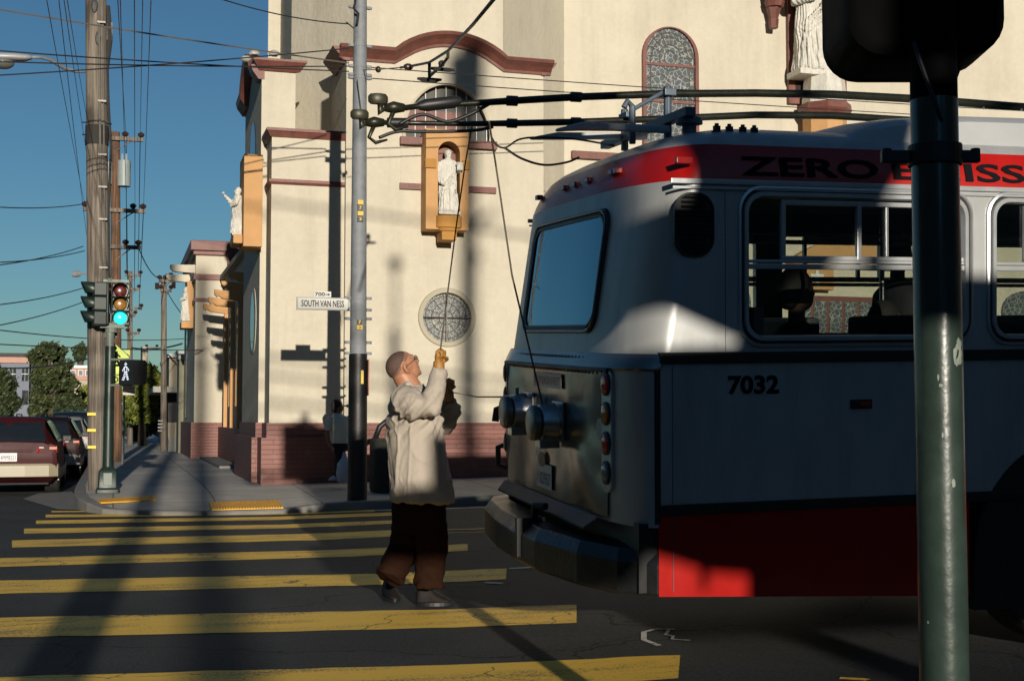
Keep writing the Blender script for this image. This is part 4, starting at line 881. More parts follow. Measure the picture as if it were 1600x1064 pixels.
# ---- roof gear
ymN,ymF=.86,1.50
def pts(l,y): return [bl(px,py,1,y) for px,py in l]
M['boom']=mat('boom_black',(.016,.018,.012),.32,.3,.3,10,.001,40)
for nm,l,y,sc in (('a',[(632,169),(665,165),(700,164),(800,158),(900,152),(1040,147),(1180,146),(1300,148),(1430,155),(1600,168)],ymN,1),('b',[(600,192),(660,193),(720,194),(800,193),(900,191),(1040,186),(1180,180),(1300,181),(1430,189),(1600,200)],ymF,.95)):
    P=pts(l,y); last=P[-1]; P+= [V(4.6,y,last.z-.12)]
    b=MB(); b.tube(P,[.016*sc]*3+[.020,.021,.022,.023,.024,.025,.026,.03],10); bo=B(b,'trolley_boom',M['boom'],smooth=True)
    hd=P[0]; d=(P[0]-P[1]).normalized(); 
    b=MB(); b.tube([hd-d*.02,hd-d*.14],[.030,.030],10) if nm=='b' else b.tube([P[1]+d*.04,P[1]+d*.0,P[1]-d*.16,P[1]-d*.20],[.022,.034,.034,.022],12)
    B(b,'boom_sleeve',M['rubber'],bo,smooth=False,auto=40)
    b=MB(); hx=hd.x; z=hd.z
    b.tube([hd,hd+V(-.06,0,.0),hd+V(-.11,0,-.005)],[.022,.034,.02],10)
    b.tube([hd+V(-.06,0,-.02),hd+V(-.09,0,-.09),hd+V(-.05,0,-.12),hd+V(.02,0,-.10)],[.014,.012,.012,.006],8)
    b.tube([hd+V(-.10,0,0),hd+V(-.135,0,-.03),hd+V(-.13,0,.02)],[.014,.022,.02],8)
    B(b,'boom_head',mat('head_bronze',(.035,.034,.022),.4,.5,.3,20),bo,smooth=True)
    b=MB(); b.loft([[V(hx-.145+.055*math.cos(t)*k,y+.03*math.sin(t)*k,z+.035+zz_) for t in [2*PI*i/14 for i in range(14)]] for k,zz_ in ((.8,-.02),(1,-.008),(1,.02),(.8,.034),(.35,.038))]); B(b,'current_collector',mat('collector_olive',(.05,.048,.03),.45,.3),bo,auto=50)
    b=MB(); b.tube(cr([hd+V(-.03,0,-.09),P[1]+V(-.02,0,-.05),P[1]+V(.12,0,-.085),P[2]+V(.12,0,-.05),P[3]+V(-.12,0,-.015)]) if nm=='a' else cr([hd+V(-.03,0,-.09),hd+V(.08,0,-.05),P[1]+V(0,0,-.05),P[2]+V(-.02,0,-.045),P[2]+V(.12,0,-.03),P[2]+V(.2,0,-.01)]),.010,8); B(b,'shunt_cable',M['rubber'],bo,smooth=True)
    for q in (3,4):
        b=MB(); b.tube([P[q]+V(-.03,0,0),P[q]+V(.03,0,0)],.029,10); B(b,'boom_clamp',M['rubber'],bo)
# boom rests
b=MB()
def roofz(y): return 2.93-.12*abs((y-HW)/HW)**3
for (y,post,top,hook,p2,p2t) in ((.62,1040,140,979,985,166),):
    a=bl(1040,142,1,ymN); b.tube([(a.x,ymN-.03,2.88),(a.x,ymN-.03,a.z+.02)],.024,6)
    c=bl(1040,180,1,ymF); b.tube([(a.x,ymF+.03,2.9),(a.x,ymF+.03,c.z+.03)],.024,6)
    e=bl(985,168,1,ymN); b.tube([(e.x,ymN-.03,2.84),(e.x,ymN-.03,e.z),(e.x-.03,ymN-.03,e.z+.03),(e.x-.05,ymN-.03,e.z-.01)],.020,6)
    b.tube([(a.x,ymN-.03,a.z),(e.x,ymN-.03,e.z-.02)],.014,6); b.box((a.x-.03,.5,a.z-.20),(a.x+.03,1.9,a.z-.15)); b.box((a.x-.035,ymN-.08,a.z-.04),(a.x+.035,ymN+.05,a.z-.0))
    b.box((a.x-.03,ymF-.08,c.z-.035),(a.x+.03,ymF+.06,c.z-.0))
B(b,'boom_rest',mat('blue_grey_steel',(.09,.12,.15),.45,.3,.15,6),bevel=.004)
for l,y in (([(1045,203),(960,199),(905,198),(868,204)],ymN-.2),([(1010,214),(930,213),(870,213),(828,217)],ymF+.05)):
    P=pts(l,y); b=MB(); rg=[]
    for p,hh,ww in zip(P,(.02,.02,.022,.008),(.03,.03,.03,.012)): rg.append([p+V(0,-ww,-hh),p+V(0,ww,-hh),p+V(0,ww,hh),p+V(0,-ww,hh)])
    b.loft(rg); B(b,'rest_arm',mat('pale_fibreglass',(.40,.43,.45),.5,0,.08,8),bevel=.012)
b=MB(); p=bl(1077,206,1,.6); b.loft([[V(p.x+r*math.cos(2*PI*i/16),.6+r*math.sin(2*PI*i/16),p.z+z) for i in range(16)] for r,z in ((.04,-.05),(.04,.035),(.075,.04),(.072,.07),(.03,.095),(.01,.10))]); B(b,'roof_vent',mat('vent_blue_grey',(.12,.14,.17),.5),auto=40)
b=MB(); q=pts([(1112,206),(1190,210)],.25); b.tube(q,.006,6)
for k,t in enumerate((.1,.35,.62,.85)): c=q[0].lerp(q[1],t); b.obox(c+V(0,0,.012),(.018,0,0),(0,.01,0),(0,0,.02)); b.cyl(c+V(0,0,.03),c+V(0,0,.045),.012,n=8)
q2=pts([(1190,210),(1330,215)],.25); b.tube(q2,.004,5); B(b,'roof_cable_clips',M['rubber'])
# roof fairing (white equipment housing)
xa=bl(1318,216,1,.2).x; x1=bl(1430,182,1,.35).x
pf=[(xa,-.04),(xa+.12,.02),(xa+.28,.07),(x1,.11),(x1+.25,.13),(x1+.6,.135),(9.2,.135),(9.6,-.04)]
rg=[]
for x,h in pf:
    z0=2.80; rg.append([V(x,.14,z0),V(x,.20,z0+.04+h*.75),V(x,.30,2.86+h*.95),V(x,.7,2.905+h*1.02),V(x,HW,2.92+h*1.04),V(x,1.85,2.905+h*1.02),V(x,2.25,2.86+h*.95),V(x,2.35,z0+.04+h*.75),V(x,2.41,z0)])
b=MB(); b.loft(rg); fr=B(b,'roof_fairing',mat('white_fairing',(.40,.41,.41),.45,0,.06,3,dirt=.2,dcol=(.3,.3,.3)),auto=35)
b=MB()
for i in range(30): b.sphere((x1+.1+.25*i,.215,2.86+.16),.008,6,4)
B(b,'rivets',M['steel'],fr)
# ---- riders seen through the windows (their own things)
def rider(x,y,zb,label,cap=False,turn=0):
    b=MB(); T=lambda a,c,d: BM_@V(x+a,y+c,zb+d)
    rings=[]
    for d,ra,rb in ((-.45,.13,.2),(-.2,.13,.22),(0,.12,.23),(.12,.11,.22),(.19,.07,.12),(.22,.05,.055),(.30,.048,.05)): rings.append([T(ra*math.cos(t),rb*math.sin(t),d) for t in [2*PI*i/20 for i in range(20)]])
    b.loft(rings); b.sphere(T(.01,0,.41),(.095,.078,.12),14,10); b.sphere(T(.05,0,.36),(.06,.05,.07),10,8); b.sphere(T(.11,0,.39),.016,6,5)
    b.sphere(T(0,-.08,.40),(.02,.012,.03),6,5); b.sphere(T(0,.08,.40),(.02,.012,.03),6,5)
    s=remesh(b,'person',mat('rider_skin',(.16,.09,.06),.6),None,.014,3)
    b=MB(); b.sphere(T(-.012,0,.435),(.105,.090,.115),14,10); b.sphere(T(-.05,0,.40),(.08,.088,.11),12,8); remesh(b,'hair',mat('dark_hair_rider',(.01,.008,.007),.8),s,.014,2)
    b=MB(); rings=[]
    for d,ra,rb in ((-.45,.15,.22),(-.2,.15,.24),(0,.14,.255),(.13,.125,.24),(.2,.085,.14),(.225,.06,.07)): rings.append([T(ra*math.cos(t),rb*math.sin(t),d) for t in [2*PI*i/20 for i in range(20)]])
    b.loft(rings); remesh(b,'jacket',mat('dark_jacket_rider',(.015,.015,.02),.85),s,.016,2)
    return tag(s,label,'person')
rider(.40,1.85,1.50,'dark haired rider at the left edge of the first bus side window')
rider(1.22,.75,1.60,'rider in a dark jacket in the middle of the first bus side window')
_q=bl(1402,390,1,1.7); rider(_q.x,1.7,_q.z-.43,'standing rider farther inside the bus, right of the middle of its first side window')
rider(2.14,1.3,1.42,'seated rider at the far right bus window, mostly behind the pole')
# ================================================================ MAN WITH THE ROPE
MY=9.3
def mp(px,py,dy=0): return atY(px,py,MY+dy)
PX=1/ (F/9.3/1.0)   # metres per pixel near him
K=1/221.0
skin=mat('skin',(.42,.20,.115),.45,0,.08,14,.0006,120,spec=.4); 
man=thing('person','man in a loose beige shirt and brown gloves pulling a rope','person',(2.03,9.3,0))
def er(c,rx,ry,n=28,tilt=0):   # horizontal ellipse ring
    return [c+V(rx*math.cos(t),ry*math.sin(t),tilt*rx*math.cos(t)) for t in [2*PI*i/n for i in range(n)]]
def frame(pitch,yaw):   # local x forward, z up
    return (Matrix.Rotation(yaw,3,'Z')@Matrix.Rotation(-pitch,3,'Y'))
HC=mp(630,574,0); HM=frame(math.radians(32),math.radians(14))
def h(x,y,z): return HC+HM@V(x,y,z)
def head(b):
    b.sphere(h(-.012,0,.022),(.112,.084,.100),24,16,HM)           # cranium
    b.sphere(h(.045,0,-.018),(.062,.066,.082),18,12,HM)           # face
    b.sphere(h(.050,0,-.070),(.052,.056,.046),14,10,HM)            # jaw
    b.sphere(h(.088,0,-.098),(.022,.024,.020),10,8,HM)           # chin
    b.sphere(h(.045,.034,-.045),(.040,.030,.042),10,8,HM); b.sphere(h(.045,-.034,-.045),(.040,.030,.042),10,8,HM)
    b.tube([h(.092,0,.022),h(.108,0,.000),h(.126,0,-.022),h(.110,0,-.034)],[.010,.012,.0165,.008],8) # nose
    b.sphere(h(.112,.014,-.026),.010,6,5); b.sphere(h(.112,-.014,-.026),.010,6,5)
    b.sphere(h(.103,0,-.054),(.012,.022,.0075),10,6,HM); b.sphere(h(.101,0,-.068),(.011,.019,.0085),10,6,HM)
    b.tube([h(.084,.045,.034),h(.101,.02,.040),h(.103,0,.036),h(.101,-.02,.040),h(.084,-.045,.034)],.010,8)
    for s in (-1,1):
        b.tube([h(-.008,s*.082,.022),h(-.022,s*.096,.034),h(-.038,s*.100,.012),h(-.032,s*.096,-.018),h(-.010,s*.084,-.036)],[.010,.011,.011,.012,.010],8)
        b.sphere(h(-.018,s*.084,.0),(.014,.008,.026),8,6,HM)
b=MB(); head(b)
b.tube([h(-.03,0,-.04),mp(640,604,0),mp(646,630,0)],[.078,.084,.10],16)
SR=mp(634,628,-.22); ER=mp(671,634,-.36); WR=mp(685,577,-.30)
SL=mp(672,636,.22); EL_=mp(706,660,.26); WL=mp(702,626,.14)
b.loft([er(mp(646,620),.13,.17),er(mp(648,650),.15,.2),er(mp(648,740),.16,.19),er(mp(650,790),.15,.18)])
b.tube([SR,ER,WR],[.055,.042,.030],12); b.tube([SL,EL_,WL],[.055,.042,.030],12)
KR=mp(676,858,-.12); AR=mp(669,910,-.10); KL=mp(637,852,.10); AL=mp(608,898,.01)
AR2=KR.lerp(AR,.8);AL2=KL.lerp(AL,.8); b.tube([mp(668,790,-.10),KR,AR2],[.085,.055,.04],12); b.tube([mp(640,790,.10),KL,AL2],[.085,.055,.04],12)
pass
b.sphere(WR+V(0,0,.03),.03); b.sphere(WL+V(0,0,.03),.03)
body=remesh(b,'body',skin,man,.0075,5)
# eyes
b=MB(); b.sphere(h(.094,.030,.018),.011,10,8); b.sphere(h(.094,-.030,.018),.011,10,8); b.build('eyes',mat('eye_dark',(.05,.03,.02),.2),man,smooth=True)
# hair: close cropped cap
HAIRC=(('hair_fade',.50,-.50,1.0,(.19,.10,.068)),('hair',.43,-.64,1.004,(.085,.050,.037)))
hpar=man
for HN,TH,HR,HS,HCO in HAIRC:
  b=MB(); n=28
  vs=[];fs=[];mr=12
  for i in range(mr+1):
    t=PI*TH*i/mr
    for j in range(n):
      p=2*PI*j/n; x,y,z=math.sin(t)*math.cos(p),math.sin(t)*math.sin(p),math.cos(t)
      q=Matrix.Rotation(HR,3,'Y')@V(x,y,z); kk=HS if i<mr else HS-.016; vs.append(h(-.013+q.x*.1118*kk,q.y*.0838*kk,.022+q.z*.1003*kk))
  for i in range(mr):
    for j in range(n): fs.append((i*n+j,(i+1)*n+j,(i+1)*n+(j+1)%n,i*n+(j+1)%n))
  b.add(vs,fs); hpar=b.build(HN,mat(HN,HCO,.75,0,.35,90,.0015,400),man,smooth=True)
# glasses
gl=mat('glasses_wire',(.10,.08,.06),.3,.8)
b=MB()
for s in (-1,1):
    c=h(.113,s*.034,.016); ring=[c+HM@V(-abs(s)*.004*math.cos(t)**2,.024*math.cos(t),.016*math.sin(t)) for t in [2*PI*i/16 for i in range(17)]]
    b.tube(ring,.0018,5); b.tube([h(.109,s*.058,.020),h(.05,s*.080,.016),h(-.01,s*.096,.016),h(-.028,s*.097,.0)],.0019,5)
b.tube([h(.113,.011,.020),h(.113,-.011,.020)],.0018,5); gg=b.build('glasses',gl,man)
b=MB()
for s in (-1,1): b.add([h(.1125,s*.034+.022*math.cos(t),.016+.0145*math.sin(t)) for t in [2*PI*i/14 for i in range(14)]],[tuple(range(14))])
b.build('lenses',glassmat('spectacle_glass',(.35,.33,.3)),gg)
# shirt
shirtm=mat('beige_shirt',(.40,.35,.29),.85,0,.05,4,.0012,300,.12,(.32,.28,.225),.2)
b=MB(); rings=[]
for py,l,r,ry,dy in ((604,633,662,.085,0),(609,624,666,.13,0),(618,615,672,.19,0),(632,609,682,.235,0),(655,606,688,.245,0),(690,607,692,.245,0),(720,608,696,.25,0),(750,611,701,.26,0),(783,612,707,.265,0)):
    rings.append(er(mp((l+r)/2,py,dy),(r-l)/2*K*1.02,ry,40))
b.loft(rings)
b.tube([mp(633,624,-.13),SR+V(.01,0,0),mp(652,634,-.31),ER,mp(680,608,-.35),WR+V(0,0,-.01)],[.105,.108,.098,.082,.072,.052],16)
b.tube([mp(662,636,.1),SL,EL_,mp(708,645,.2),WL+V(0,0,-.01)],[.10,.10,.078,.066,.052],16)
b.tube([mp(640,600,-.10),mp(628,602,0),mp(640,601,.10)],.022,8)
def shirt_disp(c):
    p=c; z=p.z
    px_=p.x; k=sm(1.25,.75,z)
    a=.006*math.sin(px_*42+2.2*math.sin(z*5+p.y*7))*k
    a+=.007*noise.noise(V(p.x*7,p.y*7,z*2.6))
    a+=.002*noise.noise(V(p.x*18,p.y*18,z*9)); rd=1-abs(noise.noise(V(p.x*14+z*7,p.y*14,z*8-p.x*5))*2); a-=.003*max(0,rd)**8; rd=1-abs(noise.noise(V(p.x*8,p.y*8,z*1.3))*2); a+=.010*max(0,rd)**5*sm(1.45,1.1,z)
    # diagonal folds by the armpit and elbow
    w_=math.exp(-((z-1.33)/.14)**2)
    a+=.011*w_*math.sin((p.x*1.1-z*1.0)*62+3*noise.noise(p*6))
    q=V(p.x*5.5+z*2.5,p.y*5.5,z*3.2-p.x*2); rd=1-abs(noise.noise(q)*2.2); a+=.012*max(0,rd)**4
    q=V(p.x*11-z*5,p.y*11,z*5.5); rd=1-abs(noise.noise(q)*2.2); a+=.005*max(0,rd)**4
    return a
shirt=remesh(b,'shirt',shirtm,man,.010,3,disp=shirt_disp)
# collar and cuffs, placket
b=MB(); crl=[]
for i in range(25):
    t=PI*.1+PI*1.8*i/24; cx=mp(641,603); 
    crl.append((cx+V(.083*math.cos(t),.092*math.sin(t),.012*math.cos(t))))
b.loft([[p+V(0,0,.0),p+(p-mp(641,603)).normalized()*.012+V(0,0,.002),p+(p-mp(641,603)).normalized()*.034+V(0,0,-.045),p+(p-mp(641,603)).normalized()*.028+V(0,0,-.047)] for p in crl],cap=True)
b.build('collar',shirtm,shirt,smooth=True)
# trousers
trm=mat('brown_trousers',(.022,.0095,.0055),.9,0,.15,5,.002,200,spec=.05)
b=MB(); b.loft([er(mp(654,765),.19,.195),er(mp(655,800),.195,.20),er(mp(655,830),.185,.19)])
b.tube([mp(668,790,-.10),mp(673,825,-.11),KR,mp(671,885,-.10),AR+V(.0,0,-.035)],[.125,.122,.112,.105,.108],18)
b.tube([mp(640,790,.10),mp(638,822,.10),mp(632,856,.09),mp(620,880,.04),mp(608,904,.0)],[.125,.120,.112,.105,.106],18)
def tdisp(c): 
    z=c.z; return .006*noise.noise(V(c.x*9,c.y*9,z*2.5))+.008*sm(.45,.12,z)*math.sin(z*75+9*noise.noise(c*5))+.006*noise.noise(c*22)
remesh(b,'trousers',trm,man,.010,3,disp=tdisp)
# shoes
shm=mat('dark_leather',(.012,.010,.009),.6,0,.3,12,.001,90,spec=.12)
def shoe(heel,toe):
    heel=Vector(heel);toe=Vector(toe); d=(toe-heel); L_=d.length; d.normalize(); s=V(-d.y,d.x,0); g=V(heel.x,heel.y,0)
    b=MB(); rings=[]
    for t,w_,h_ in ((-.02,.03,.09),(.02,.045,.13),(.1,.048,.15),(.35,.046,.145),(.5,.052,.10),(.7,.056,.072),(.88,.048,.052),(.98,.030,.035),(1.01,.01,.02)):
        c=g+d*(L_*t); rings.append([c+s*(w_*math.copysign(abs(math.cos(a))**.7,math.cos(a)))+V(0,0,.022+max(0,h_-.022)*max(0,math.sin(a))**.8) for a in [PI*i/10 for i in range(11)]])
    b.loft(rings); up=remesh(b,'shoe',shm,man,.007,2)
    b=MB(); rr=[]
    for z in (.002,.026): rr.append([g+d*(L_*(.5+.53*math.cos(a)))+s*(.056*math.sin(a)*(1-.12*math.cos(a*2)))+V(0,0,z) for a in [2*PI*i/24 for i in range(24)]])
    b.loft(rr); b.build('sole',M['rubber'],up)
    b=MB()
    for k in range(4):
        c=g+d*(L_*(.40+.08*k)); z=.118-.016*k; b.tube([c-s*.022+V(0,0,z-.004),c+V(0,0,z+.003),c+s*.022+V(0,0,z-.004)],.003,5)
    b.build('laces',M['black'],up)
f1=atZ(648,947,0); shoe((f1.x+.02,f1.y+.03,0),(f1.x+.27,f1.y-.03,0))
f2=atZ(606,934,0); shoe((f2.x+.0,f2.y+.03,0),(f2.x+.01,f2.y-.24,0))
# gloves
gm=mat('leather_glove',(.36,.17,.035),.6,0,.2,25,.001,90,.3,(.10,.05,.015))
def glove(c,up,fw,side):   # c palm centre; up: along forearm; fw: where the knuckles point; side: thumb side
    up=up.normalized(); fw=(fw-up*fw.dot(up)).normalized(); sd_=up.cross(fw)*side
    b=MB(); R3=Matrix((fw,sd_,up)).transposed()
    b.tube([c-up*.11,c-up*.06,c-up*.03],[.046,.041,.040],12)
    b.sphere(c+up*.0,(.030,.040,.048),14,10,R3)
    for k,(o,l) in enumerate(((-.033,.85),(-.011,1.0),(.011,.97),(.033,.82))):
        base=c+sd_*0+up*(.028)+sd_*0
        a0=c+up*(.032-abs(o)*.2)-fw*.012+sd_*o
        p=[a0,a0+(up*.020+fw*.022)*l,a0+(up*.008+fw*.050)*l,a0+(-up*.022+fw*.050)*l,a0+(-up*.036+fw*.030)*l]
        b.tube(p,[.0135,.0135,.0125,.0115,.0095],8); b.sphere(p[1],.0145,8,6); b.sphere(p[2],.013,8,6); b.sphere(p[4],.0095,8,6)
    t0=c-up*.022+sd_*.034; p=[t0,t0+fw*.028+sd_*.010,t0+fw*.050-sd_*.006+up*.010,t0+fw*.058-sd_*.024+up*.018]
    b.tube(p,[.017,.015,.013,.010],8); b.sphere(p[3],.010,8,6)
    return remesh(b,'glove',gm,man,.0048,2,disp=lambda q:.0018*noise.noise(q*70))
glove(mp(686,558,-.29),V(.0,0,1)+ (mp(686,558)-mp(684,585)).normalized()*.6,V(.55,-.35,0),1)
glove(mp(700,604,.12),V(-.05,0,1),V(.75,-.55,0),-1)
# ================================================================ ROPES
H1=mp(688,548,-.33); H2=mp(702,612,.06)
boomA=bl(738,172,1,ymN); boomB=bl(766,203,1,ymF)
r1=BM_@V(rx(1.66,1.28)-.10,1.66,1.37); r2=BM_@V(rx(1.06,1.22)-.10,1.06,1.32)
b=MB(); A=BM_@bl(738,195,1,ymF)
mid=atY(712,360,9.6)
b.tube([A,atY(727,255,9.4),mid,H1,mp(687,572,-.31)],.0055,6)
b.tube([mp(694,590,-.1),H2,atY(745,620,9.6),r1],.0055,6)
tag(b.build('trolley_rope',M['rope']),'thin rope running from the lower trolley boom through the gloved hands to the retriever','rope')
b=MB(); A2=BM_@bl(764,190,1,ymN); b.tube([A2,BM_@bl(775,260,1,1.2),BM_@bl(800,430,1,1.15),r2],.0055,6)
tag(b.build('trolley_rope',M['rope']),'thin rope hanging from the near boom down across the rear window of the bus','rope')
b=MB(); b.tube(cr([BM_@bl(px,py,1,1.2) for px,py in ((768,215),(776,227),(790,231),(812,218),(845,215),(900,218),(960,228))]),.006,6); b.tube(cr([BM_@bl(px,py,1,1.2) for px,py in ((788,231),(815,248),(850,258),(885,254),(905,246))]),.007,6)
tag(b.build('boom_cable',M['wire']),'slack cable looping from the booms down to the bus roof','cable')
# ================================================================ BYSTANDER BEHIND THE POLE
by=thing('person','bystander in a pale shirt and black trousers, half hidden behind the black and silver pole','person',atY(528,750,22.3))
def bp(px,py,dy=0): return atY(px,py,22.3+dy)
K2=22.3/F*1.03
b=MB(); hc=bp(527,635); b.sphere(hc+V(.01,0,0),(.085,.075,.105),14,10); b.sphere(hc+V(.06,0,-.045),(.045,.045,.05),8,6); b.sphere(hc+V(.10,0,-.01),.018,6,5)
b.tube([hc+V(-.01,0,-.06),bp(528,655)],.05,10)
b.loft([er(bp(530,650),.10,.15,20),er(bp(530,668),.14,.19,20),er(bp(531,690),.14,.17,20),er(bp(531,705),.14,.16,20)])
for s in (-1,1): b.tube([bp(531,700,s*.08),bp(529,724,s*.09),bp(530,748,s*.09)],[.085,.06,.045],10)
b.tube([bp(517,655,-.1),bp(511,672,-.13),bp(513,690,-.1),bp(519,700,-.16)],[.05,.045,.036,.03],8); b.sphere(bp(520,702,-.16),.04,8,6)
b.tube([bp(541,655,.05),bp(549,662,.0),bp(548,642,-.08)],[.05,.045,.032],8); b.sphere(bp(548,638,-.09),.038,8,6)
bb=remesh(b,'body',mat('bystander_skin',(.17,.08,.05),.6),by,.016,3)
b=MB(); b.sphere(hc+V(-.02,0,.03),(.098,.088,.10),14,10); b.sphere(hc+V(-.05,0,-.03),(.06,.075,.08),10,8); remesh(b,'hair',mat('black_hair',(.008,.006,.005),.8,0,.3,40,.004,90),by,.014,1)
b=MB(); b.loft([er(bp(529,646),.07,.10,24),er(bp(529,651),.13,.17,24),er(bp(529,665),.165,.21,24),er(bp(530,680),.16,.19,24),er(bp(531,693),.165,.19,24)])
b.tube([bp(518,652,-.1),bp(513,664,-.14),bp(511,672,-.14)],[.075,.07,.066],10); b.tube([bp(540,653,.05),bp(548,662,0),bp(548,658,-.03)],[.075,.07,.06],10)
remesh(b,'shirt',mat('pale_shirt',(.50,.50,.44),.85,0,.06,6),by,.018,3,disp=lambda q:.012*noise.noise(q*9))
b=MB(); b.loft([er(bp(531,690),.155,.18,20),er(bp(531,703),.16,.18,20)])
for s in (-1,1): b.tube([bp(531,698,s*.08),bp(530,722,s*.09),bp(529,746,s*.09)],[.10,.085,.08],12)
remesh(b,'trousers',mat('black_trousers',(.010,.010,.012),.9),by,.018,2,disp=lambda q:.010*noise.noise(q*11))
for s in (-1,1):
    b=MB(); g=bp(524,751,s*.09); b.loft([er(g+V(.02,0,.01),.14,.05,14),er(g+V(.02,0,.05),.12,.048,14),er(g+V(.05,0,.10),.06,.04,14)]); b.build('shoe',mat('white_trainer',(.42,.46,.50),.6),by,smooth=True)
p=bp(538,700,-.2); b=MB(); rg=[]
for z,r in ((0,.05),(.03,.115),(.18,.13),(.32,.11),(.42,.05),(.52,.02)): rg.append([p+V(r*math.cos(t)*(1+.15*math.sin(3*t+z*20)),r*.7*math.sin(t),z-.58) for t in [2*PI*i/20 for i in range(20)]])
b.loft(rg); tag(b.build('plastic_bag',mat('white_plastic',(.40,.44,.50),.4,0,.1,10,.004,20),smooth=True),'crumpled bluish white plastic bag hanging beside the bystander behind the pole','bag')
b=MB(); q=bp(547,633,-.1); b.tube([bp(537,634,-.05),bp(541,634,-.06),bp(543,634,-.07),bp(551,635,-.1)],[.012,.014,.03,.032],10); tag(b.build('drink_bottle',mat('bottle_grey',(.30,.36,.40),.2)),'small bottle held up to the bystander\'s mouth','bottle')
# rubbish bin
pb_=atY(608,768,21.3); pb_.z=swz(pb_.x,pb_.y); bn=thing('litter_bin','tall dark litter bin with a hooded top, between the pole and the man','bin',pb_)
b=MB(); rg=[]
for z,r in ((0,.27),(.05,.29),(.80,.29),(.86,.27)): rg.append([pb_+V(*q,z) for q in rrect(-r,r,-r,r,.12,5)])
b.loft(rg); b.build('bin_body',mat('pebble_concrete_dark',(.030,.032,.026),.9,0,.4,60,.006,80),bn,auto=40)
b=MB(); b.tube([pb_+V(-.24,0,.84),pb_+V(-.16,0,1.05),pb_+V(-.05,0,1.14),pb_+V(.12,0,1.16),pb_+V(.24,0,1.0),pb_+V(.26,0,.85)],.045,8); b.build('bin_hood',M['black'],bn,smooth=True)
# ================================================================ STREET POLE (trolley span pole)
def ytag(pole,p,label,txt,wd=.085,hh=.085,c=(.75,.55,.03),tc=(.01,.01,.01)):
    pass
pbse=atZ(558,776,.13); pbse.z=swz(pbse.x,pbse.y); PY=pbse.y
def at_pole(py): return V(pbse.x,PY,atY(558,py,PY).z)
sp_=thing('street_pole','silver galvanised pole with a black lower part, in front of the church corner','pole',pbse)
r0=.145; r1_=.115; zj=at_pole(553).z
b=MB(); b.tube([pbse,V(pbse.x,PY,zj)],[r0+.005,r0-.005],24); b.build('lower_shaft',M['blackpole'],sp_,auto=40)
zt_=at_pole(-60).z
b=MB(); b.tube([V(pbse.x,PY,zj+.001),V(pbse.x,PY,zt_)],[r0-.018,.098],24); b.build('upper_shaft',M['galv'],sp_,auto=40)
def clamp(py,rr=.13,ext=.2):
    z=at_pole(py).z; b=MB(); rp_=r0-.018-(z-zj)/(zt_-zj)*.03+.006; b.tube([V(pbse.x,PY,z-.022),V(pbse.x,PY,z+.022)],rp_,20); b.box((pbse.x-rp_-.05,PY-.03,z-.02),(pbse.x-rp_+.02,PY+.03,z+.02)); b.box((pbse.x+rp_-.02,PY-.03,z-.02),(pbse.x+rp_+.05,PY+.03,z+.02)); b.cyl((pbse.x-rp_-.075,PY,z),(pbse.x-rp_-.04,PY,z),.022,n=8); b.cyl((pbse.x+rp_+.075,PY,z),(pbse.x+rp_+.04,PY,z),.022,n=8); b.build('pole_clamp',M['galv'],sp_)
for py in (12,72,104,117,122,466,484,498,535,552): clamp(py)
def tagplate(py0,py1,col,txt,name='number_tag',tcol=None):
    z0,z1=at_pole(py1).z,at_pole(py0).z; x0=pbse.x-.035; y=PY-r0-.004; b=MB(); b.box((x0-.01,y,z0),(x0+.075,y+.05,z1)); t_=b.build(name,col,sp_)
    if txt: text(txt,'tag_number',tcol,(x0+.012,y-.002,z0+.012),(1,0,0),(0,0,1),width=.035,height=z1-z0-.024,parent=t_)
yt=mat('yellow_tag',(.55,.38,.02),.5); bt=mat('black_tag',(.012,.010,.006),.5)
tagplate(315,322,yt,None); tagplate(323,331,bt,'7',tcol=M['yellow']); tagplate(332,339,yt,None); tagplate(341,348,bt,'3',tcol=M['yellow'])
tagplate(500,508,bt,'7',tcol=M['yellow']); tagplate(509,516,yt,'3',tcol=bt)
b=MB(); z0,z1=at_pole(600).z,at_pole(579).z; b.box((pbse.x+.02,PY-r0-.008,z0),(pbse.x+.06,PY-r0+.03,z1)); b.build('sticker',yt,sp_)
b=MB(); z0,z1=at_pole(618).z,at_pole(562).z; b.box((pbse.x+r0-.005,PY-.1,z0),(pbse.x+r0+.012,PY+.1,z1)); b.build('side_plate',mat('rust_plate',(.35,.13,.09),.6),sp_)
# street name sign
sx_,sz0=atY(463,484,PY).x,atY(463,484,PY).z; sx2=atY(545,484,PY).x; sz1=atY(463,464,PY).z
ss=thing('street_name_sign','white street name sign reading SOUTH VAN NESS with a small 700 block plate on top','sign',(sx_,PY-.02,sz0))
b=MB(); b.box((sx_,PY-.03,sz0),(sx2,PY-.005,sz1)); b.build('sign_frame',mat('sign_frame_grey',(.22,.23,.22),.5,.2),ss,bevel=.003)
b=MB(); b.box((sx_+.02,PY-.034,sz0+.02),(sx2-.02,PY-.0305,sz1-.02)); b.build('sign_face',mat('sign_face_white',(.50,.50,.46),.5,0,.04,6),ss)
text('SOUTH VAN NESS','sign_lettering',M['signgrey'],(sx_+.07,PY-.037,sz0+.05),(1,0,0),(0,0,1),width=(sx2-sx_)-.15,height=.10,parent=ss,bold=.012)
q0,q1=atY(490,465,PY),atY(517,456,PY)
b=MB(); b.box((q0.x,PY-.03,sz1+.004),(q1.x,PY-.012,q1.z)); b.build('block_plate',mat('sign_face_white2',(.50,.50,.46),.5),ss)
text('700','block_number',M['signgrey'],(q0.x+.015,PY-.034,sz1+.02),(1,0,0),(0,0,1),width=.15,height=.055,parent=ss,bold=.02)
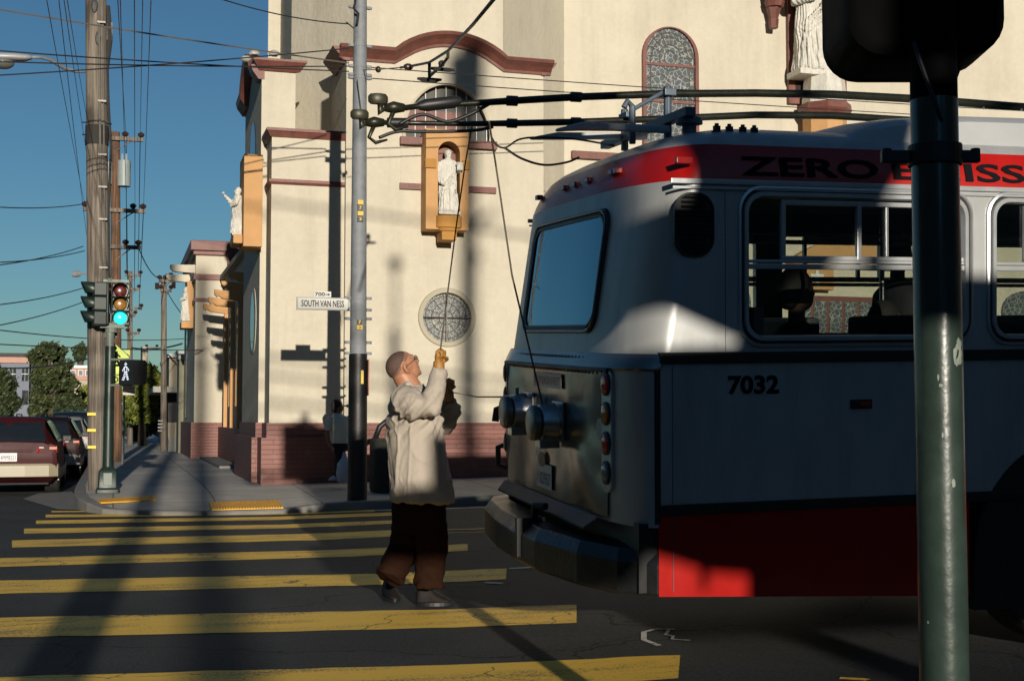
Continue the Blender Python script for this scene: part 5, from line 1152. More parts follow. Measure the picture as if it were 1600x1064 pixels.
b=MB(); zz_=sz1+.045; b.box((q1.x-.09,PY-.033,zz_-.006),(q1.x-.04,PY-.0305,zz_+.006)); b.add([(q1.x-.045,PY-.033,zz_-.018),(q1.x-.045,PY-.033,zz_+.018),(q1.x-.015,PY-.033,zz_)],[(0,1,2)]); b.build('arrow',M['signgrey'],ss)
b=MB(); b.box((sx2-.01,PY-.02,sz0+.03),(pbse.x-r0+.02,PY,sz0+.06)); b.box((sx2-.01,PY-.02,sz1-.05),(pbse.x-r0+.02,PY,sz1-.02)); b.build('sign_bracket',M['galv'],ss)
# ================================================================ NEAR SIGNAL POLE (right foreground)
np_=atD(1469,700,3.5); np_.z=gz(np_.x,np_.y)
sg=thing('signal_pole','dark green signal pole close to the camera at the right, chipped paint','signal pole',(np_.x,np_.y,0.02))
b=MB(); b.tube([(np_.x,np_.y,.0),(np_.x,np_.y,atD(1469,150,3.5).z)],[.0635,.0615],40); b.tube([(np_.x,np_.y,.0),(np_.x,np_.y,.3),(np_.x,np_.y,.36)],[.12,.12,.07],8); b.build('shaft',M['greenpole'],sg,auto=40)
b=MB(); b.tube([(np_.x,np_.y,atD(1469,150,3.5).z),(np_.x,np_.y,4.9)],[.0612,.0595],40); b.build('upper_shaft',M['sigback'],sg,auto=40)  # same green pole; matte black up here stands in for shade
b=MB(); z=atD(1469,240,3.5).z
b.tube([(np_.x,np_.y,z-.025),(np_.x,np_.y,z+.03)],.0705,32); 
rr_=V(_R.x,_R.y,0)
for s,l in ((-1,.075),(1,.05)):
    c=V(np_.x,np_.y,z)+rr_*s*(.068+l/2); b.obox(c,rr_*(l/2),V(-rr_.y,rr_.x,0)*.012,V(0,0,.016)); b.tube([c+rr_*(l*.3)*s+V(0,0,-.008),c+rr_*(l*.3)*s+V(0,0,.022)],.013,8)
b.build('band_clamp',M['black'],sg,bevel=.003)
chip=mat('chipped_patch',(.20,.23,.19),.5,0,.3,20)
b=MB()
def facep(px,py,off=.0010):  # point on the pole surface seen at a pixel
    d=ray(px,py); o=CAM; ox,oy=o.x-np_.x,o.y-np_.y; R_=.0633-(.004/4.9)*1.5+off; a=d.x*d.x+d.y*d.y; bq=ox*d.x+oy*d.y; cq=ox*ox+oy*oy-R_*R_; t=(-bq-math.sqrt(max(0,bq*bq-a*cq)))/a; return o+d*t
for (cx,cy,w_,h_) in ((1496,552,7,20),(1498,538,5,10),(1474,575,3,4),(1470,602,4,3),(1499,565,6,6),(1466,590,2,5),(1490,755,3,10),(1450,972,2,3),(1473,680,1.5,6)):
    n=11; ring=[facep(min(1503,cx+w_*math.cos(2*PI*i/n)*random.uniform(.6,1.15)),cy+h_*math.sin(2*PI*i/n)*random.uniform(.6,1.15)) for i in range(n)]; b.add(ring,[tuple(range(n))])
b.build('paint_chips',chip,sg)
# pedestrian signal seen from behind
fwd=V(-rr_.y,rr_.x,0); pc=atD(1421,140,3.76); pc.z=0
zb0=atD(1425,138,3.95).z; 
ps=thing('pedestrian_signal','black back of a pedestrian signal mounted on the near dark green pole','pedestrian signal',(pc.x,pc.y,zb0))
b=MB(); hw_=.216
rg=[]
for o,e in ((-.18,.03),(-.16,.004),(.02,0),(.04,.012),(.17,.012),(.17,.03)):
    rg.append([pc+rr_*a+fwd*o+V(0,0,zb0+z_) for a,z_ in rrect(-hw_+e,hw_-e,0+e,.50-e,.10,6)])
b.loft(rg); b.build('housing',M['sigback'],ps,auto=40)
b=MB(); b.prism([(-.06,.002),(.06,.002),(.03,-.075),(-.03,-.075)],pc+rr_*.07+fwd*(-.06)+V(0,0,zb0),rr_,V(0,0,1),fwd*.06); b.build('mounting_neck',M['sigback'],ps); b=MB(); b.obox(pc-fwd*.2+rr_*.08+V(0,0,zb0+.25),rr_*.05,fwd*.05,V(0,0,.04)); b.build('mounting_neck',M['sigback'],ps)
b=MB(); b.tube(cr([V(np_.x,np_.y,zb0+.02)+rr_*(-.06)-fwd*.03,V(np_.x,np_.y,zb0-.06)+rr_*(-.045)-fwd*.055,V(np_.x,np_.y,zb0-.14)-fwd*.062+rr_*-.02,V(np_.x,np_.y,zb0-.20)-fwd*.06+rr_*.0]),.006,8); b.build('conduit',M['black'],ps,smooth=True)
# vehicle signals higher on the same pole (above the frame)
vs_=thing('traffic_light','traffic light on the near pole, above the top of the picture','traffic light',(np_.x,np_.y,3.6))
b=MB(); 
for s in (-1,1): b.obox(V(np_.x,np_.y,4.18)+rr_*s*.24,rr_*.16,fwd*.1,V(0,0,.5))
b.obox(V(np_.x,np_.y,4.72),rr_*.2,fwd*.04,V(0,0,.03)); b.build('signal_housing',M['siggreen'],vs_,bevel=.01)
# ================================================================ LEFT CORNER: utility pole, signal post
def gbase(px,py,dz=.10):
    z=dz
    for _ in range(12):
        p=atZ(px,py,z); z=swz(p.x,p.y)
    return V(p.x,p.y,z)
def wpole(name,px,py,pxt,pyt,r,label,m,rt=None,extra=None,base=None,bow=0):
    bs=base or gbase(px,py); tp=atY(pxt,pyt,bs.y); tp.y=bs.y
    t=thing(name,label,'utility pole',bs,'utility poles along the side street')
    b=MB(); n=14; pts_=[]; rs=[]
    for i in range(n+1):
        k=i/n; p=(bs+V(0,0,-.1)).lerp(tp,k); p.x+=bow*math.sin(PI*k); pts_.append(p); rs.append(r+(( rt or r*.75)-r)*k)
    b.tube(pts_,rs,18); b.build('shaft',m,t,smooth=True); return t,bs,tp
up,ub,ut=wpole('utility_pole',156,766,149,-120,.185,'thick weathered utility pole on the corner with three yellow strips',M['wood'],rt=.17)
def on(bs,tp,py):  # point on pole axis at a pixel row
    z=atY(155,py,bs.y).z; return bs.lerp(tp,(z-bs.z)/(tp.z-bs.z))
b=MB()
for py in (647,672,698): b=MB(); c=on(ub,ut,py); b.box((c.x-.185,c.y-.20,c.z-.024),(c.x-.05,c.y-.02,c.z+.024)); b.build('yellow_strip',M['yellow'],up,bevel=.004)
b=MB(); L_=[on(ub,ut,py) for py in (765,600,400,200,0,-100)]; b.tube([p+V(.05,-.185,0) for p in L_],.018,8); b.tube([p+V(.11,-.155,0) for p in L_[:]],.014,8)
for py in (40,162,245,295,345,420,500): c=on(ub,ut,py); b.box((c.x+.02,c.y-.21,c.z-.015),(c.x+.15,c.y-.14,c.z+.015))
b.build('conduit',M['wirelight'],up)
b=MB(); L_=[on(ub,ut,py) for py in (10,60,110,160,230,330,430,520)]; b.tube([p+V(.19+.03*math.sin(i*2),-.05,0) for i,p in enumerate(L_)],[.035,.05,.03,.025,.02,.02,.02,.02],8); c=on(ub,ut,50); b.box((c.x+.17,c.y-.08,c.z-.15),(c.x+.26,c.y+.05,c.z+.15)); c=on(ub,ut,505); b.box((c.x+.1,c.y-.22,c.z-.25),(c.x+.3,c.y-.05,c.z+.15)); b.build('cable_run',M['wire'],up)
b=MB()
for py in (193,212): 
    c=on(ub,ut,py)
    for s in (-1,1): b.cyl((c.x+s*.16,c.y,c.z),(c.x+s*.24,c.y,c.z),.012,n=6)
c=on(ub,ut,15); b.sphere(c+V(-.02,-.18,0),(.05,.02,.12),8,6); c=on(ub,ut,65); b.sphere(c+V(.03,-.18,0),(.045,.02,.12),8,6); b.build('step_bolt',M['wire'],up)
b=MB(); c=on(ub,ut,213); b.tube([c+V(0,0,-.16),c+V(0,0,.16)],.192,18); b.build('tar_band',mat('tar_stain',(.02,.018,.016),.8),up)
# street lamp on arm
la=thing('street_lamp','grey cobra head street lamp on a curved arm at the left edge of the sky','street lamp',on(ub,ut,112))
a0=on(ub,ut,113); yy=ub.y
def lp(px,py,dy=0): return atY(px,py,yy+dy)
b=MB(); b.tube([a0+V(-.17,0,0),lp(118,112,-.0),lp(100,107,-.2),lp(78,94,-.4),lp(64,90,-.5),lp(48,90,-.6)],.028,8); b.build('lamp_arm',M['galv'],la,smooth=True)
b=MB(); rg=[]
for px,py,w_,h_ in ((50,91,.05,.04),(40,92,.10,.07),(20,92,.15,.085),(0,92,.17,.09),(-16,94,.14,.07),(-22,95,.05,.03)):
    c=lp(px,py,-.62); rg.append([c+V(0,w_*math.cos(t),h_*math.sin(t)*(1 if math.sin(t)>0 else .6)) for t in [2*PI*i/14 for i in range(14)]])
b.loft(rg); b.build('lamp_head',mat('lamp_head_grey',(.34,.35,.36),.5,.2),la,smooth=True)
b=MB(); b.sphere(lp(5,99,-.62),(.17,.13,.10),14,8); b.build('lamp_lens',mat('lamp_glass',(.12,.12,.11),.15,coat=.5),la,smooth=True)
# signal post
pb=gbase(168,769); pt=thing('signal_post','slim green post on the corner carrying the traffic lights and the walk signal','signal post',pb)
PYs=pb.y
def sp2(px,py,dy=0): return atY(px,py,PYs+dy)
b=MB(); s=.165; z=pb.z
b.loft([[pb+V(a,c,dz) for a,c in rrect(-r,r,-r,r,.03,3)] for r,dz in ((.185,0),(.185,.05),(.155,.08),(.145,.34),(.11,.38),(.08,.42))]); b.build('post_base',M['siggreen'],pt,auto=40)
b=MB(); b.box((pb.x-.07,pb.y-.162,z+.11),(pb.x+.07,pb.y-.146,z+.32)); b.build('access_cover',M['greenpost'],pt,bevel=.01)
zm=sp2(170,541).z; zt2=sp2(171,455).z
b=MB(); b.cyl((pb.x,pb.y,z+.4),(pb.x+.0,pb.y,zm),.086,.074,20); b.build('lower_shaft',M['siggreen'],pt,auto=40)
b=MB(); b.cyl((pb.x-.0,pb.y,zm),(pb.x-.005,pb.y,sp2(171,505).z),.070,.068,20); b.build('upper_shaft',M['greenpost'],pt,auto=40)
b=MB(); 
zc=sp2(170,510).z; b.box((pb.x-.16,pb.y-.10,zc-.03),(pb.x+.22,pb.y+.08,zc+.03)); b.cyl((pb.x+.02,pb.y,zc-.10),(pb.x+.02,pb.y,zc+.05),.1,n=16)
zc=sp2(170,439).z; b.box((pb.x-.12,pb.y-.03,zc-.02),(pb.x+.28,pb.y+.03,zc+.02)); b.cyl((pb.x-.02,pb.y,zc),(pb.x-.02,pb.y,zc+.04),.05,n=10)
zc=sp2(170,562).z; b.cyl((pb.x+.02,pb.y-.08,zc),(pb.x+.35,pb.y-.20,zc),.02,n=8); zc=sp2(170,602).z; b.cyl((pb.x+.02,pb.y-.08,zc),(pb.x+.35,pb.y-.20,zc),.02,n=8); b.build('bracket',M['greenpost'],pt)
def lens(par,c,r,n_,m,nm):   # disc + visor facing n_
    n_=Vector(n_).normalized(); u=V(-n_.y,n_.x,0).normalized(); v=n_.cross(u)
    if v.z<0: v=-v
    b=MB(); b.loft([[c+n_*o+(u*math.cos(t)+v*math.sin(t))*r*k for t in [2*PI*i/20 for i in range(20)]] for o,k in ((.0,1),(.015,.8),(.024,.45),(.028,.05))]); l=b.build(nm,m,par,smooth=True)
    b=MB(); A=[]; 
    for o in (0,.20):
        A.append([c+n_*o*(1-.45*(1-math.sin(t))/2*1.2)+(u*math.cos(t)+v*math.sin(t))*r*1.14 for t in [-.55+(PI+1.1)*i/22 for i in range(23)]])
    B_=[[p+(p-c-n_*((p-c).dot(n_))).normalized()*.006 for p in q] for q in A]
    b.loft([A[0],A[1],B_[1],B_[0]],cap=False,close=False); b.build('visor',M['siggreen'],par,smooth=True); return l
red_off=mat('signal_red_unlit',(.10,.012,.01),.25); amb_off=mat('signal_amber_unlit',(.24,.11,.015),.25)
grn_on=mat('signal_green_lit',(.02,.4,.35),.2,emit=1.1,ecol=(.02,.85,.80))
tl=thing('traffic_light','traffic light facing the camera with its bottom green lamp lit','traffic light',(sp2(189,509)))
n_=V(.02,-1,0)
b=MB(); c0=sp2(189,476,-.05); hh=(sp2(189,443).z-sp2(189,509).z)/2
for k in range(3): b.obox(c0+V(0,.1,(1-k)*hh*.667),(.145,0,0),(0,.10,0),(0,0,hh*.325))
b.obox(c0+V(0,.19,0),(.12,0,0),(0,.02,0),(0,0,hh)); b.build('signal_housing',M['siggreen'],tl,bevel=.02)
for py,mm,nm in ((455,red_off,'red_lens'),(475.5,amb_off,'amber_lens'),(497,grn_on,'green_lens')): lens(tl,sp2(188,py,-.052),.105,n_,mm,nm)
tl2=thing('traffic_light','traffic light beside the wooden pole turned to the left, its three visors in profile','traffic light',sp2(152,507))
c0=sp2(153,475,-.1); n2=V(-1,-.12,0).normalized(); u2=V(-n2.y,n2.x,0)
b=MB()
for k in range(3): b.obox(c0+V(0,0,(1-k)*.235)-n2*.03,n2*.10,u2*.15,V(0,0,.112))
b.obox(c0-n2*.14,n2*.02,u2*.13,V(0,0,.34)); b.build('signal_housing',M['siggreen'],tl2,bevel=.02)
for k,mm in enumerate((red_off,amb_off,mat('signal_green_unlit',(.02,.12,.10),.2))): lens(tl2,c0+n2*.07+V(0,0,(1-k)*.235),.10,n2,mm,('red_lens','amber_lens','green_lens')[k])
# walk signal
wk=thing('pedestrian_signal','small black pedestrian signal showing a lit white walking figure, on the green post','pedestrian signal',sp2(205,600,-.2))
n3=V(-.85,-.60,0).normalized(); u3=V(-n3.y,n3.x,0); u3=u3 if u3.x>0 else -u3
c3=sp2(206,582,-.28)
b=MB(); b.loft([[c3+u3*a+n3*o+V(0,0,zz) for a,zz in rrect(-.205+e,.205-e,-.20+e,.20-e,.04,4)] for o,e in ((.10,.0),(-.12,.0),(-.14,.02),(-.16,.02),(-.18,.05))]); b.build('housing',M['black'],wk,auto=40)
b=MB(); b.add([c3+u3*a+n3*.101+V(0,0,zz) for a,zz in rrect(-.19,.19,-.185,.185,.03,4)],[tuple(range(20))]); b.build('screen',mat('screen_black',(.012,.012,.014),.25),wk)
b=MB(); fo=c3+n3*.106+u3*-.02
def fig(pts,r): b.tube([fo+u3*a+V(0,0,zz) for a,zz in pts],r,6)
def dots(pts,step=.022):
    P=[fo+u3*a+V(0,0,zz) for a,zz in pts]
    for p,q in zip(P,P[1:]):
        n=max(1,int((q-p).length/step))
        for k in range(n): b.sphere(p.lerp(q,k/n),.0095,6,4)
for L_ in ([(.0,.15),(.02,.13),(.0,.11),(-.02,.13),(.0,.15)],[(-.03,.085),(.03,.085),(.035,.01),(-.03,.01),(-.03,.085)],[(-.03,.08),(-.075,.03),(-.06,-.01)],[(.03,.08),(.07,.05),(.09,.01)],[(-.02,.0),(-.05,-.07),(-.10,-.14)],[(.02,.0),(.03,-.05),(.06,-.14)],[(.0,-.0),(-.01,-.06),(-.06,-.14)],[(.035,0),(.055,-.06),(.085,-.14)]): dots(L_)
b.build('walking_figure',mat('led_white',(.8,.85,1),.4,emit=.45,ecol=(.72,.85,1)),wk)
# school crossing sign and its post
sb=gbase(190,724); sYs=sb.y
fy=mat('fluorescent_yellow_green',(.50,.62,.03),.45,0,.03)
st2=thing('sign_post','thin metal post behind the signal post','sign post',gbase(192,726)); 
b=MB(); q=gbase(192,726); b.box((q.x-.03,q.y-.02,q.z),(q.x+.03,q.y+.02,atY(192,560,q.y).z)); b.build('post_bar',M['galv'],st2)
Yg=PYs+.35
def sg_(px,py): return atY(px,py,Yg)
sc_=thing('school_crossing_sign','fluorescent yellow green crossing sign with a walking figure, behind the signal post','sign',sg_(190,600))
c=sg_(176,562); 
P=[sg_(x,y) for x,y in ((152,560),(176,534),(201,557),(201,585),(152,585))]
b=MB(); b.add(P+[p+V(0,.012,0) for p in P],[tuple(range(5)),tuple(range(9,4,-1))]+[(i,(i+1)%5,(i+1)%5+5,i+5) for i in range(5)]); b.build('sign_face',fy,sc_)
b=MB(); P=[sg_(x,y) for x,y in ((152,586.5),(203,586.5),(203,599),(152,599))]; b.add(P+[p+V(0,.012,0) for p in P],[(0,1,2,3),(7,6,5,4),(0,1,5,4),(1,2,6,5),(2,3,7,6),(3,0,4,7)]); P2=[sg_(x,y) for x,y in ((192,547),(203,547),(203,556),(197,551))]; b.add(P2,[(0,1,2,3)]); b.build('lower_plate',fy,sc_)
b=MB()
def sf(l,r): b.tube([sg_(x,y)+V(0,-.008,0) for x,y in l],r,6)
b.sphere(sg_(180,544)+V(0,-.008,0),(.028,.006,.035),10,6); sf([(181,549),(181,562)],[.035,.04]); sf([(180,551),(176,559)],.014); sf([(182,552),(188,558)],.014); sf([(181,562),(177,573),(175,581)],[.024,.018]+[.014]); sf([(182,562),(187,570),(189,579)],[.024,.018,.014]); b.build('walking_figure',M['signgrey'],sc_)
P0=sg_(153,597.5)+V(0,-.004,0); text('SCHOOL','sign_lettering',M['signgrey'],P0,(1,0,0),(0,0,1),width=(sg_(201,590).x-P0.x),height=.10,parent=sc_,bold=.02)
b=MB(); a,c=sg_(192,617),sg_(211,602); b.box((a.x,Yg,a.z),(c.x,Yg+.01,c.z)); ps2=thing('parking_sign','small white notice sign just below the walk signal','sign',a); b.build('sign_face',mat('notice_white',(.42,.41,.38),.5),ps2)
text('NO STOPPING','sign_lettering',M['brown'],(a.x+.02,Yg-.003,a.z+.09),(1,0,0),(0,0,1),width=.16,height=.035,parent=ps2); text('8AM - 6PM','sign_lettering',M['brown'],(a.x+.02,Yg-.003,a.z+.03),(1,0,0),(0,0,1),width=.16,height=.035,parent=ps2)
# ================================================================ FARTHER POLES
def crossarm(t,bs,tp,py,l,r,m=M['wood'],ins=(0.05,.95)):
    c=on(bs,tp,py); x0=atY(l,py,bs.y).x; x1=atY(r,py,bs.y).x
    b=MB(); b.box((x0,c.y-.2,c.z-.05),(x1,c.y-.1,c.z+.05)); b.tube([(c.x+(x1-c.x)*.6,c.y-.12,c.z-.03),(c.x,c.y-.12,c.z-.35)],.015,5); ca=b.build('crossarm',m,t)
    for k in ins: b=MB(); x=x0+(x1-x0)*k; b.tube([(x,c.y-.15,c.z+.05),(x,c.y-.15,c.z+.10),(x,c.y-.15,c.z+.16),(x,c.y-.15,c.z+.2)],[.02,.08,.09,.03],8); b.build('insulator',M['insul'],ca)
p2_,b2,t2=wpole('utility_pole',182,722,180,207,.15,'brown wooden utility pole with three crossarms and a transformer, just behind the corner pole',M['wood2'],rt=.12)
for py,l,r,i_ in ((217,168,223,(.5,.95)),(329,130,227,(.03,.80,.96)),(386,140,220,(.7,.95))): crossarm(p2_,b2,t2,py,l,r,M['wood'],i_)
c=on(b2,t2,272); b=MB(); b.tube([c+V(.22,-.1,-.32),c+V(.22,-.1,.36)],.17,16); b.tube([c+V(-.2,-.1,-.28),c+V(-.2,-.1,.3)],.12,16)
for s in (-.05,.05): b.tube([c+V(.22+s,-.1,.36),c+V(.22+s,-.1,.55)],.03,6)
b.build('transformer',mat('transformer_grey',(.26,.30,.30),.5),p2_,auto=40)
def far_pole(px,py,pyt,Y,r,label,arms,m=M['wood']):
    bs=V(atY(px,py,Y).x,Y,-.05); tp=atY(px,pyt,Y); t=thing('utility_pole',label,'utility pole',bs,'utility poles along the side street'); b=MB(); b.tube([bs,tp],[r,r*.8],10); b.build('shaft',m,t,smooth=True)
    for a in arms: crossarm(t,bs,tp,*a)
    return t,bs,tp
far_pole(203,700,424,58,.13,'third utility pole down the side street, stacked with small crossarms',[(429,196,221),(451,196,218),(481,196,222),(492,198,212),(520,198,218)])
t,bs,tp=far_pole(256,697,434,48,.12,'pale utility pole with a cluster of gear on top, right side of the far sidewalk',[(437,248,270),(452,250,268)])
b=MB(); 
for k in range(6): c=tp+V(random.uniform(-.3,.35),-.1,random.uniform(-.5,.02)); b.tube([c,c+V(0,0,.22)],.07,8)
for k in range(4): b.box((tp.x-.13,tp.y-.15,1.35-(8+5*k)*48/F),(tp.x+.02,tp.y-.13,1.35-(6+5*k)*48/F))
b.build('pole_top_gear',M['insul'],t)
far_pole(226,690,542,75,.10,'short far pole with a bracket at the end of the street',[(543,228,246)])
t=thing('street_lamp','tiny distant street lamp left of the wooden pole, against the sky','street lamp',atY(123,440,60)); b=MB(); b.tube([atY(135,428,60),atY(126,427,60)],.05,6); rg=[atY(126,428,60),atY(120,428,60),atY(112,429,60)]; b.tube(rg,[.10,.16,.10],10); b.build('lamp_head',M['galv'],t)
b=MB(); b.cyl(atY(225.5,568,70),atY(225.5,542,70),.18,n=12); t=thing('flue_pipe','short vertical flue pipe above the green tree at the end of the street','pipe',atY(225.5,568,70)); b.build('pipe_body',M['tan'],t)
# ================================================================ CARS
def car(label,Yr,pxc,z0,col,lower,suv=0,plate=None,scale=1,L_=4.7,group='cars parked along the left kerb'):
    x=atY(pxc,700,Yr).x; t=thing('parked_car',label,'car',(x,Yr,z0),group)
    def add(b,n,m,p=t,**k):
        for v in b.v: v.x*=scale; v.y*=scale; v.z*=scale
        return b.build(n,m,p,local=True,**k)
    W_=.87; bt=1.0+.06*suv; rf=1.46+.16*suv
    st_=[(0,.80,.55,.82,.72),(.03,.86,.40,bt-.02,.70),(.10,.87,.32,bt+.02,.66),(.22,.87,.25,rf-.16,.62),(.38,.87,.22,rf-.03,.60),(.8,.87,.22,rf,.60),(2.2,.87,.22,rf,.60),(2.9,.87,.22,rf-.06,.58),(3.35,.87,.22,bt+.12,.62),(3.6,.86,.22,bt-.02,.70),(4.3,.84,.22,bt-.12,.72),(4.62,.78,.28,.78,.66),(4.7,.70,.35,.6,.6)]
    rg=[]
    for y,w_,zb,zt,rw in st_:
        be=min(bt-.05,zt-.05); rg.append([V(a,y,zz) for a,zz in ((-w_*.86,zb),(-w_*.98,zb+.12),(-w_,.62),(-w_*.965,be),(-rw-.03,(be+zt*2)/3),(-rw,zt-.035),(-rw+.09,zt),(0,zt+.02),(rw-.09,zt),(rw,zt-.035),(rw+.03,(be+zt*2)/3),(w_*.965,be),(w_,.62),(w_*.98,zb+.12),(w_*.86,zb))])
    b=MB(); b.loft(rg); body_=add(b,'car_body',col,auto=38)
    gm_=M['darkglass']
    b=MB(); b.loft([[V(a,y-.018,zz) for a,zz in ((-hw2,z_),(hw2,z_))]+[V(a,y+.0,zz) for a,zz in ((hw2,z_),(-hw2,z_))] for y,z_,hw2 in ((.07,bt+.0,.66),(.15,bt+.14,.63),(.23,rf-.15,.585),(.30,rf-.09,.55))]); add(b,'rear_window',gm_,bevel=.01)
    for s in (-1,1):
        b=MB(); b.add([(s*.845,.55,bt-.01),(s*.845,1.5,bt-.01),(s*.845,3.2,bt-.01),(s*.655,2.65,rf-.10),(s*.64,1.5,rf-.06),(s*.64,.62,rf-.08)],[(0,1,4,5),(1,2,3,4)]); add(b,'side_window',gm_)
        b=MB(); b.tube([(s*.56,.5,rf+.0),(s*.56,.55,rf+.06),(s*.56,2.3,rf+.06),(s*.56,2.35,rf+.0)],.016,6); add(b,'roof_rail',M['black'])
        b=MB(); b.obox((s*.93,3.05,bt+.02),(.09,0,0),(0,.06,0),(0,0,.06)); add(b,'wing_mirror',M['black'],bevel=.02)
        b=MB(); b.loft([[V(s*a,y,z_) for a,y,z_ in ((.50,.012,.80),(.845,.05,.80),(.845,.05,bt-.07),(.52,.012,bt-.09))],[V(s*a,y,z_) for a,y,z_ in ((.50,-.022,.80),(.865,.02,.80),(.855,.02,bt-.07),(.52,-.022,bt-.09))],[V(s*a,y,z_) for a,y,z_ in ((.51,-.026,.81),(.86,.30,.81),(.85,.30,bt-.08),(.53,-.026,bt-.10))]]); tlp=add(b,'tail_light',mat('car_tail_red',(.36,.014,.008),.4),bevel=.004)
        b=MB(); b.box((s*.54,-.030,bt-.12),(s*.62,-.024,bt-.09)); add(b,'reversing_lens',mat('car_clear_lens',(.3,.28,.26),.4),p=tlp)
        b=MB(); b.box((s*.72,-.030,bt-.14),(s*.85,.02,bt-.09)); add(b,'indicator_lens',mat('car_amber_lens',(.42,.07,.008),.4),p=tlp)
        for yw in (.85,3.7):
            b=MB(); b.loft([[V(s*xx,yw+r*math.cos(a),.32+r*math.sin(a)) for a in [2*PI*i/24 for i in range(24)]] for r,xx in ((.30,.62),(.32,.66),(.32,.85),(.29,.88),(.2,.875))]); wh=add(b,'wheel',M['blackrub'],auto=40)
            b=MB(); b.loft([[V(s*xx,yw+r*math.cos(a),.32+r*math.sin(a)) for a in [2*PI*i/20 for i in range(20)]] for r,xx in ((.2,.872),(.19,.885),(.08,.86),(.05,.885))]); add(b,'rim',M['steel'],p=wh)
    b=MB(); rg=[]
    for xx,yy_ in ((-.89,.45),(-.88,.06),(-.72,-.06),(-.3,-.10),(.3,-.10),(.72,-.06),(.88,.06),(.89,.45)):
        rg.append([V(xx,yy_+.1,.34),V(xx,yy_,.36),V(xx,yy_,.56),V(xx*.985,yy_+.03,.60),V(xx*.97,yy_+.14,.61)])
    b.loft(rg); add(b,'rear_bumper',lower,bevel=.01)
    b=MB()
    for s in (-1,1): b.box((s*.86,.4,.27),(s*.882,4.3,.47))
    add(b,'sill_cladding',lower)
    b=MB(); b.box((-.42,-.02,.815),(.42,.0,.86)); add(b,'hatch_trim',col,bevel=.005)
    if plate:
        b=MB(); b.box((-.155,-.03,.645),(.155,-.015,.80)); pl=add(b,'number_plate',mat('car_plate_white',(.55,.55,.52),.4)); 
        text(plate,'plate_number',mat('car_plate_blue',(.03,.04,.12),.5),(-.13,-.034,.672),(1,0,0),(0,0,1),width=.26,height=.085,parent=pl,local=True)
    b=MB(); b.box((-.7,.3,.2),(.7,4.2,.3)); add(b,'underside',M['blackrub'])
    b=MB()
    for s in (-.42,.42): b.box((s-.17,.95,bt-.15),(s+.17,1.08,bt+.16))
    add(b,'rear_seats',M['seat'],bevel=.03)
    return t
mar=mat('maroon_car_paint',(.045,.006,.008),.5,0,.05,3,spec=.2); gold=mat('beige_cladding',(.30,.26,.18),.4,0,.06,5); sil=mat('silver_car_paint',(.24,.24,.23),.5,.2,.04,3); dkc=mat('dark_maroon_car_paint',(.018,.006,.007),.5,0,.05,3,spec=.2); blk=mat('black_car_paint',(.012,.012,.014),.2,.2,.05,3,coat=.8)
car('maroon station wagon with a beige bumper, nearest of the parked row',26.3,13,-.13,mar,gold,plate='4MMB551')
car('dark red wagon with a silver bumper, second of the parked row',32.6,63,-.13,dkc,sil)
car('silver wagon, third of the parked row',38.8,91,-.13,sil,sil,suv=0)
car('black car with one red tail light showing, fourth of the parked row beside the pole',45.2,112,-.13,blk,blk,suv=1)
for k,(pc_,Yy,cm) in enumerate(((128,70,sil),(118,85,blk))):
    car(('small pale car far down the street, left of the pole','small dark car far down the street, behind the parked row')[k],Yy,pc_,-.13,cm,cm,group='distant cars')
# ================================================================ TREES
def leafmat(name,c1,c2):
    m,nt,b=newmat(name); N=nt.nodes; L=nt.links
    geo=N.new('ShaderNodeNewGeometry'); n=N.new('ShaderNodeTexNoise'); n.inputs['Scale'].default_value=1.3; n.inputs['Detail'].default_value=5; L.new(geo.outputs['Position'],n.inputs['Vector'])
    oi=N.new('ShaderNodeMath'); oi.operation='ADD'; L.new(n.outputs[0],oi.inputs[0]); rm=N.new('ShaderNodeMath'); rm.operation='MULTIPLY'; rm.inputs[1].default_value=.35; L.new(geo.outputs['Random Per Island'],rm.inputs[0]); L.new(rm.outputs[0],oi.inputs[1])
    cr=N.new('ShaderNodeValToRGB'); e=cr.color_ramp.elements; e[0].position=.4; e[0].color=rgb(c1); e[1].position=.95; e[1].color=rgb(c2); L.new(oi.outputs[0],cr.inputs[0]); L.new(cr.outputs[0],b.inputs['Base Color']); b.inputs['Roughness'].default_value=.6
    return m
lf1=leafmat('dark_foliage',(.016,.030,.010),(.05,.065,.018)); lf2=leafmat('green_foliage',(.07,.10,.015),(.24,.26,.035)); lf3=leafmat('olive_foliage',(.022,.040,.012),(.075,.088,.024))
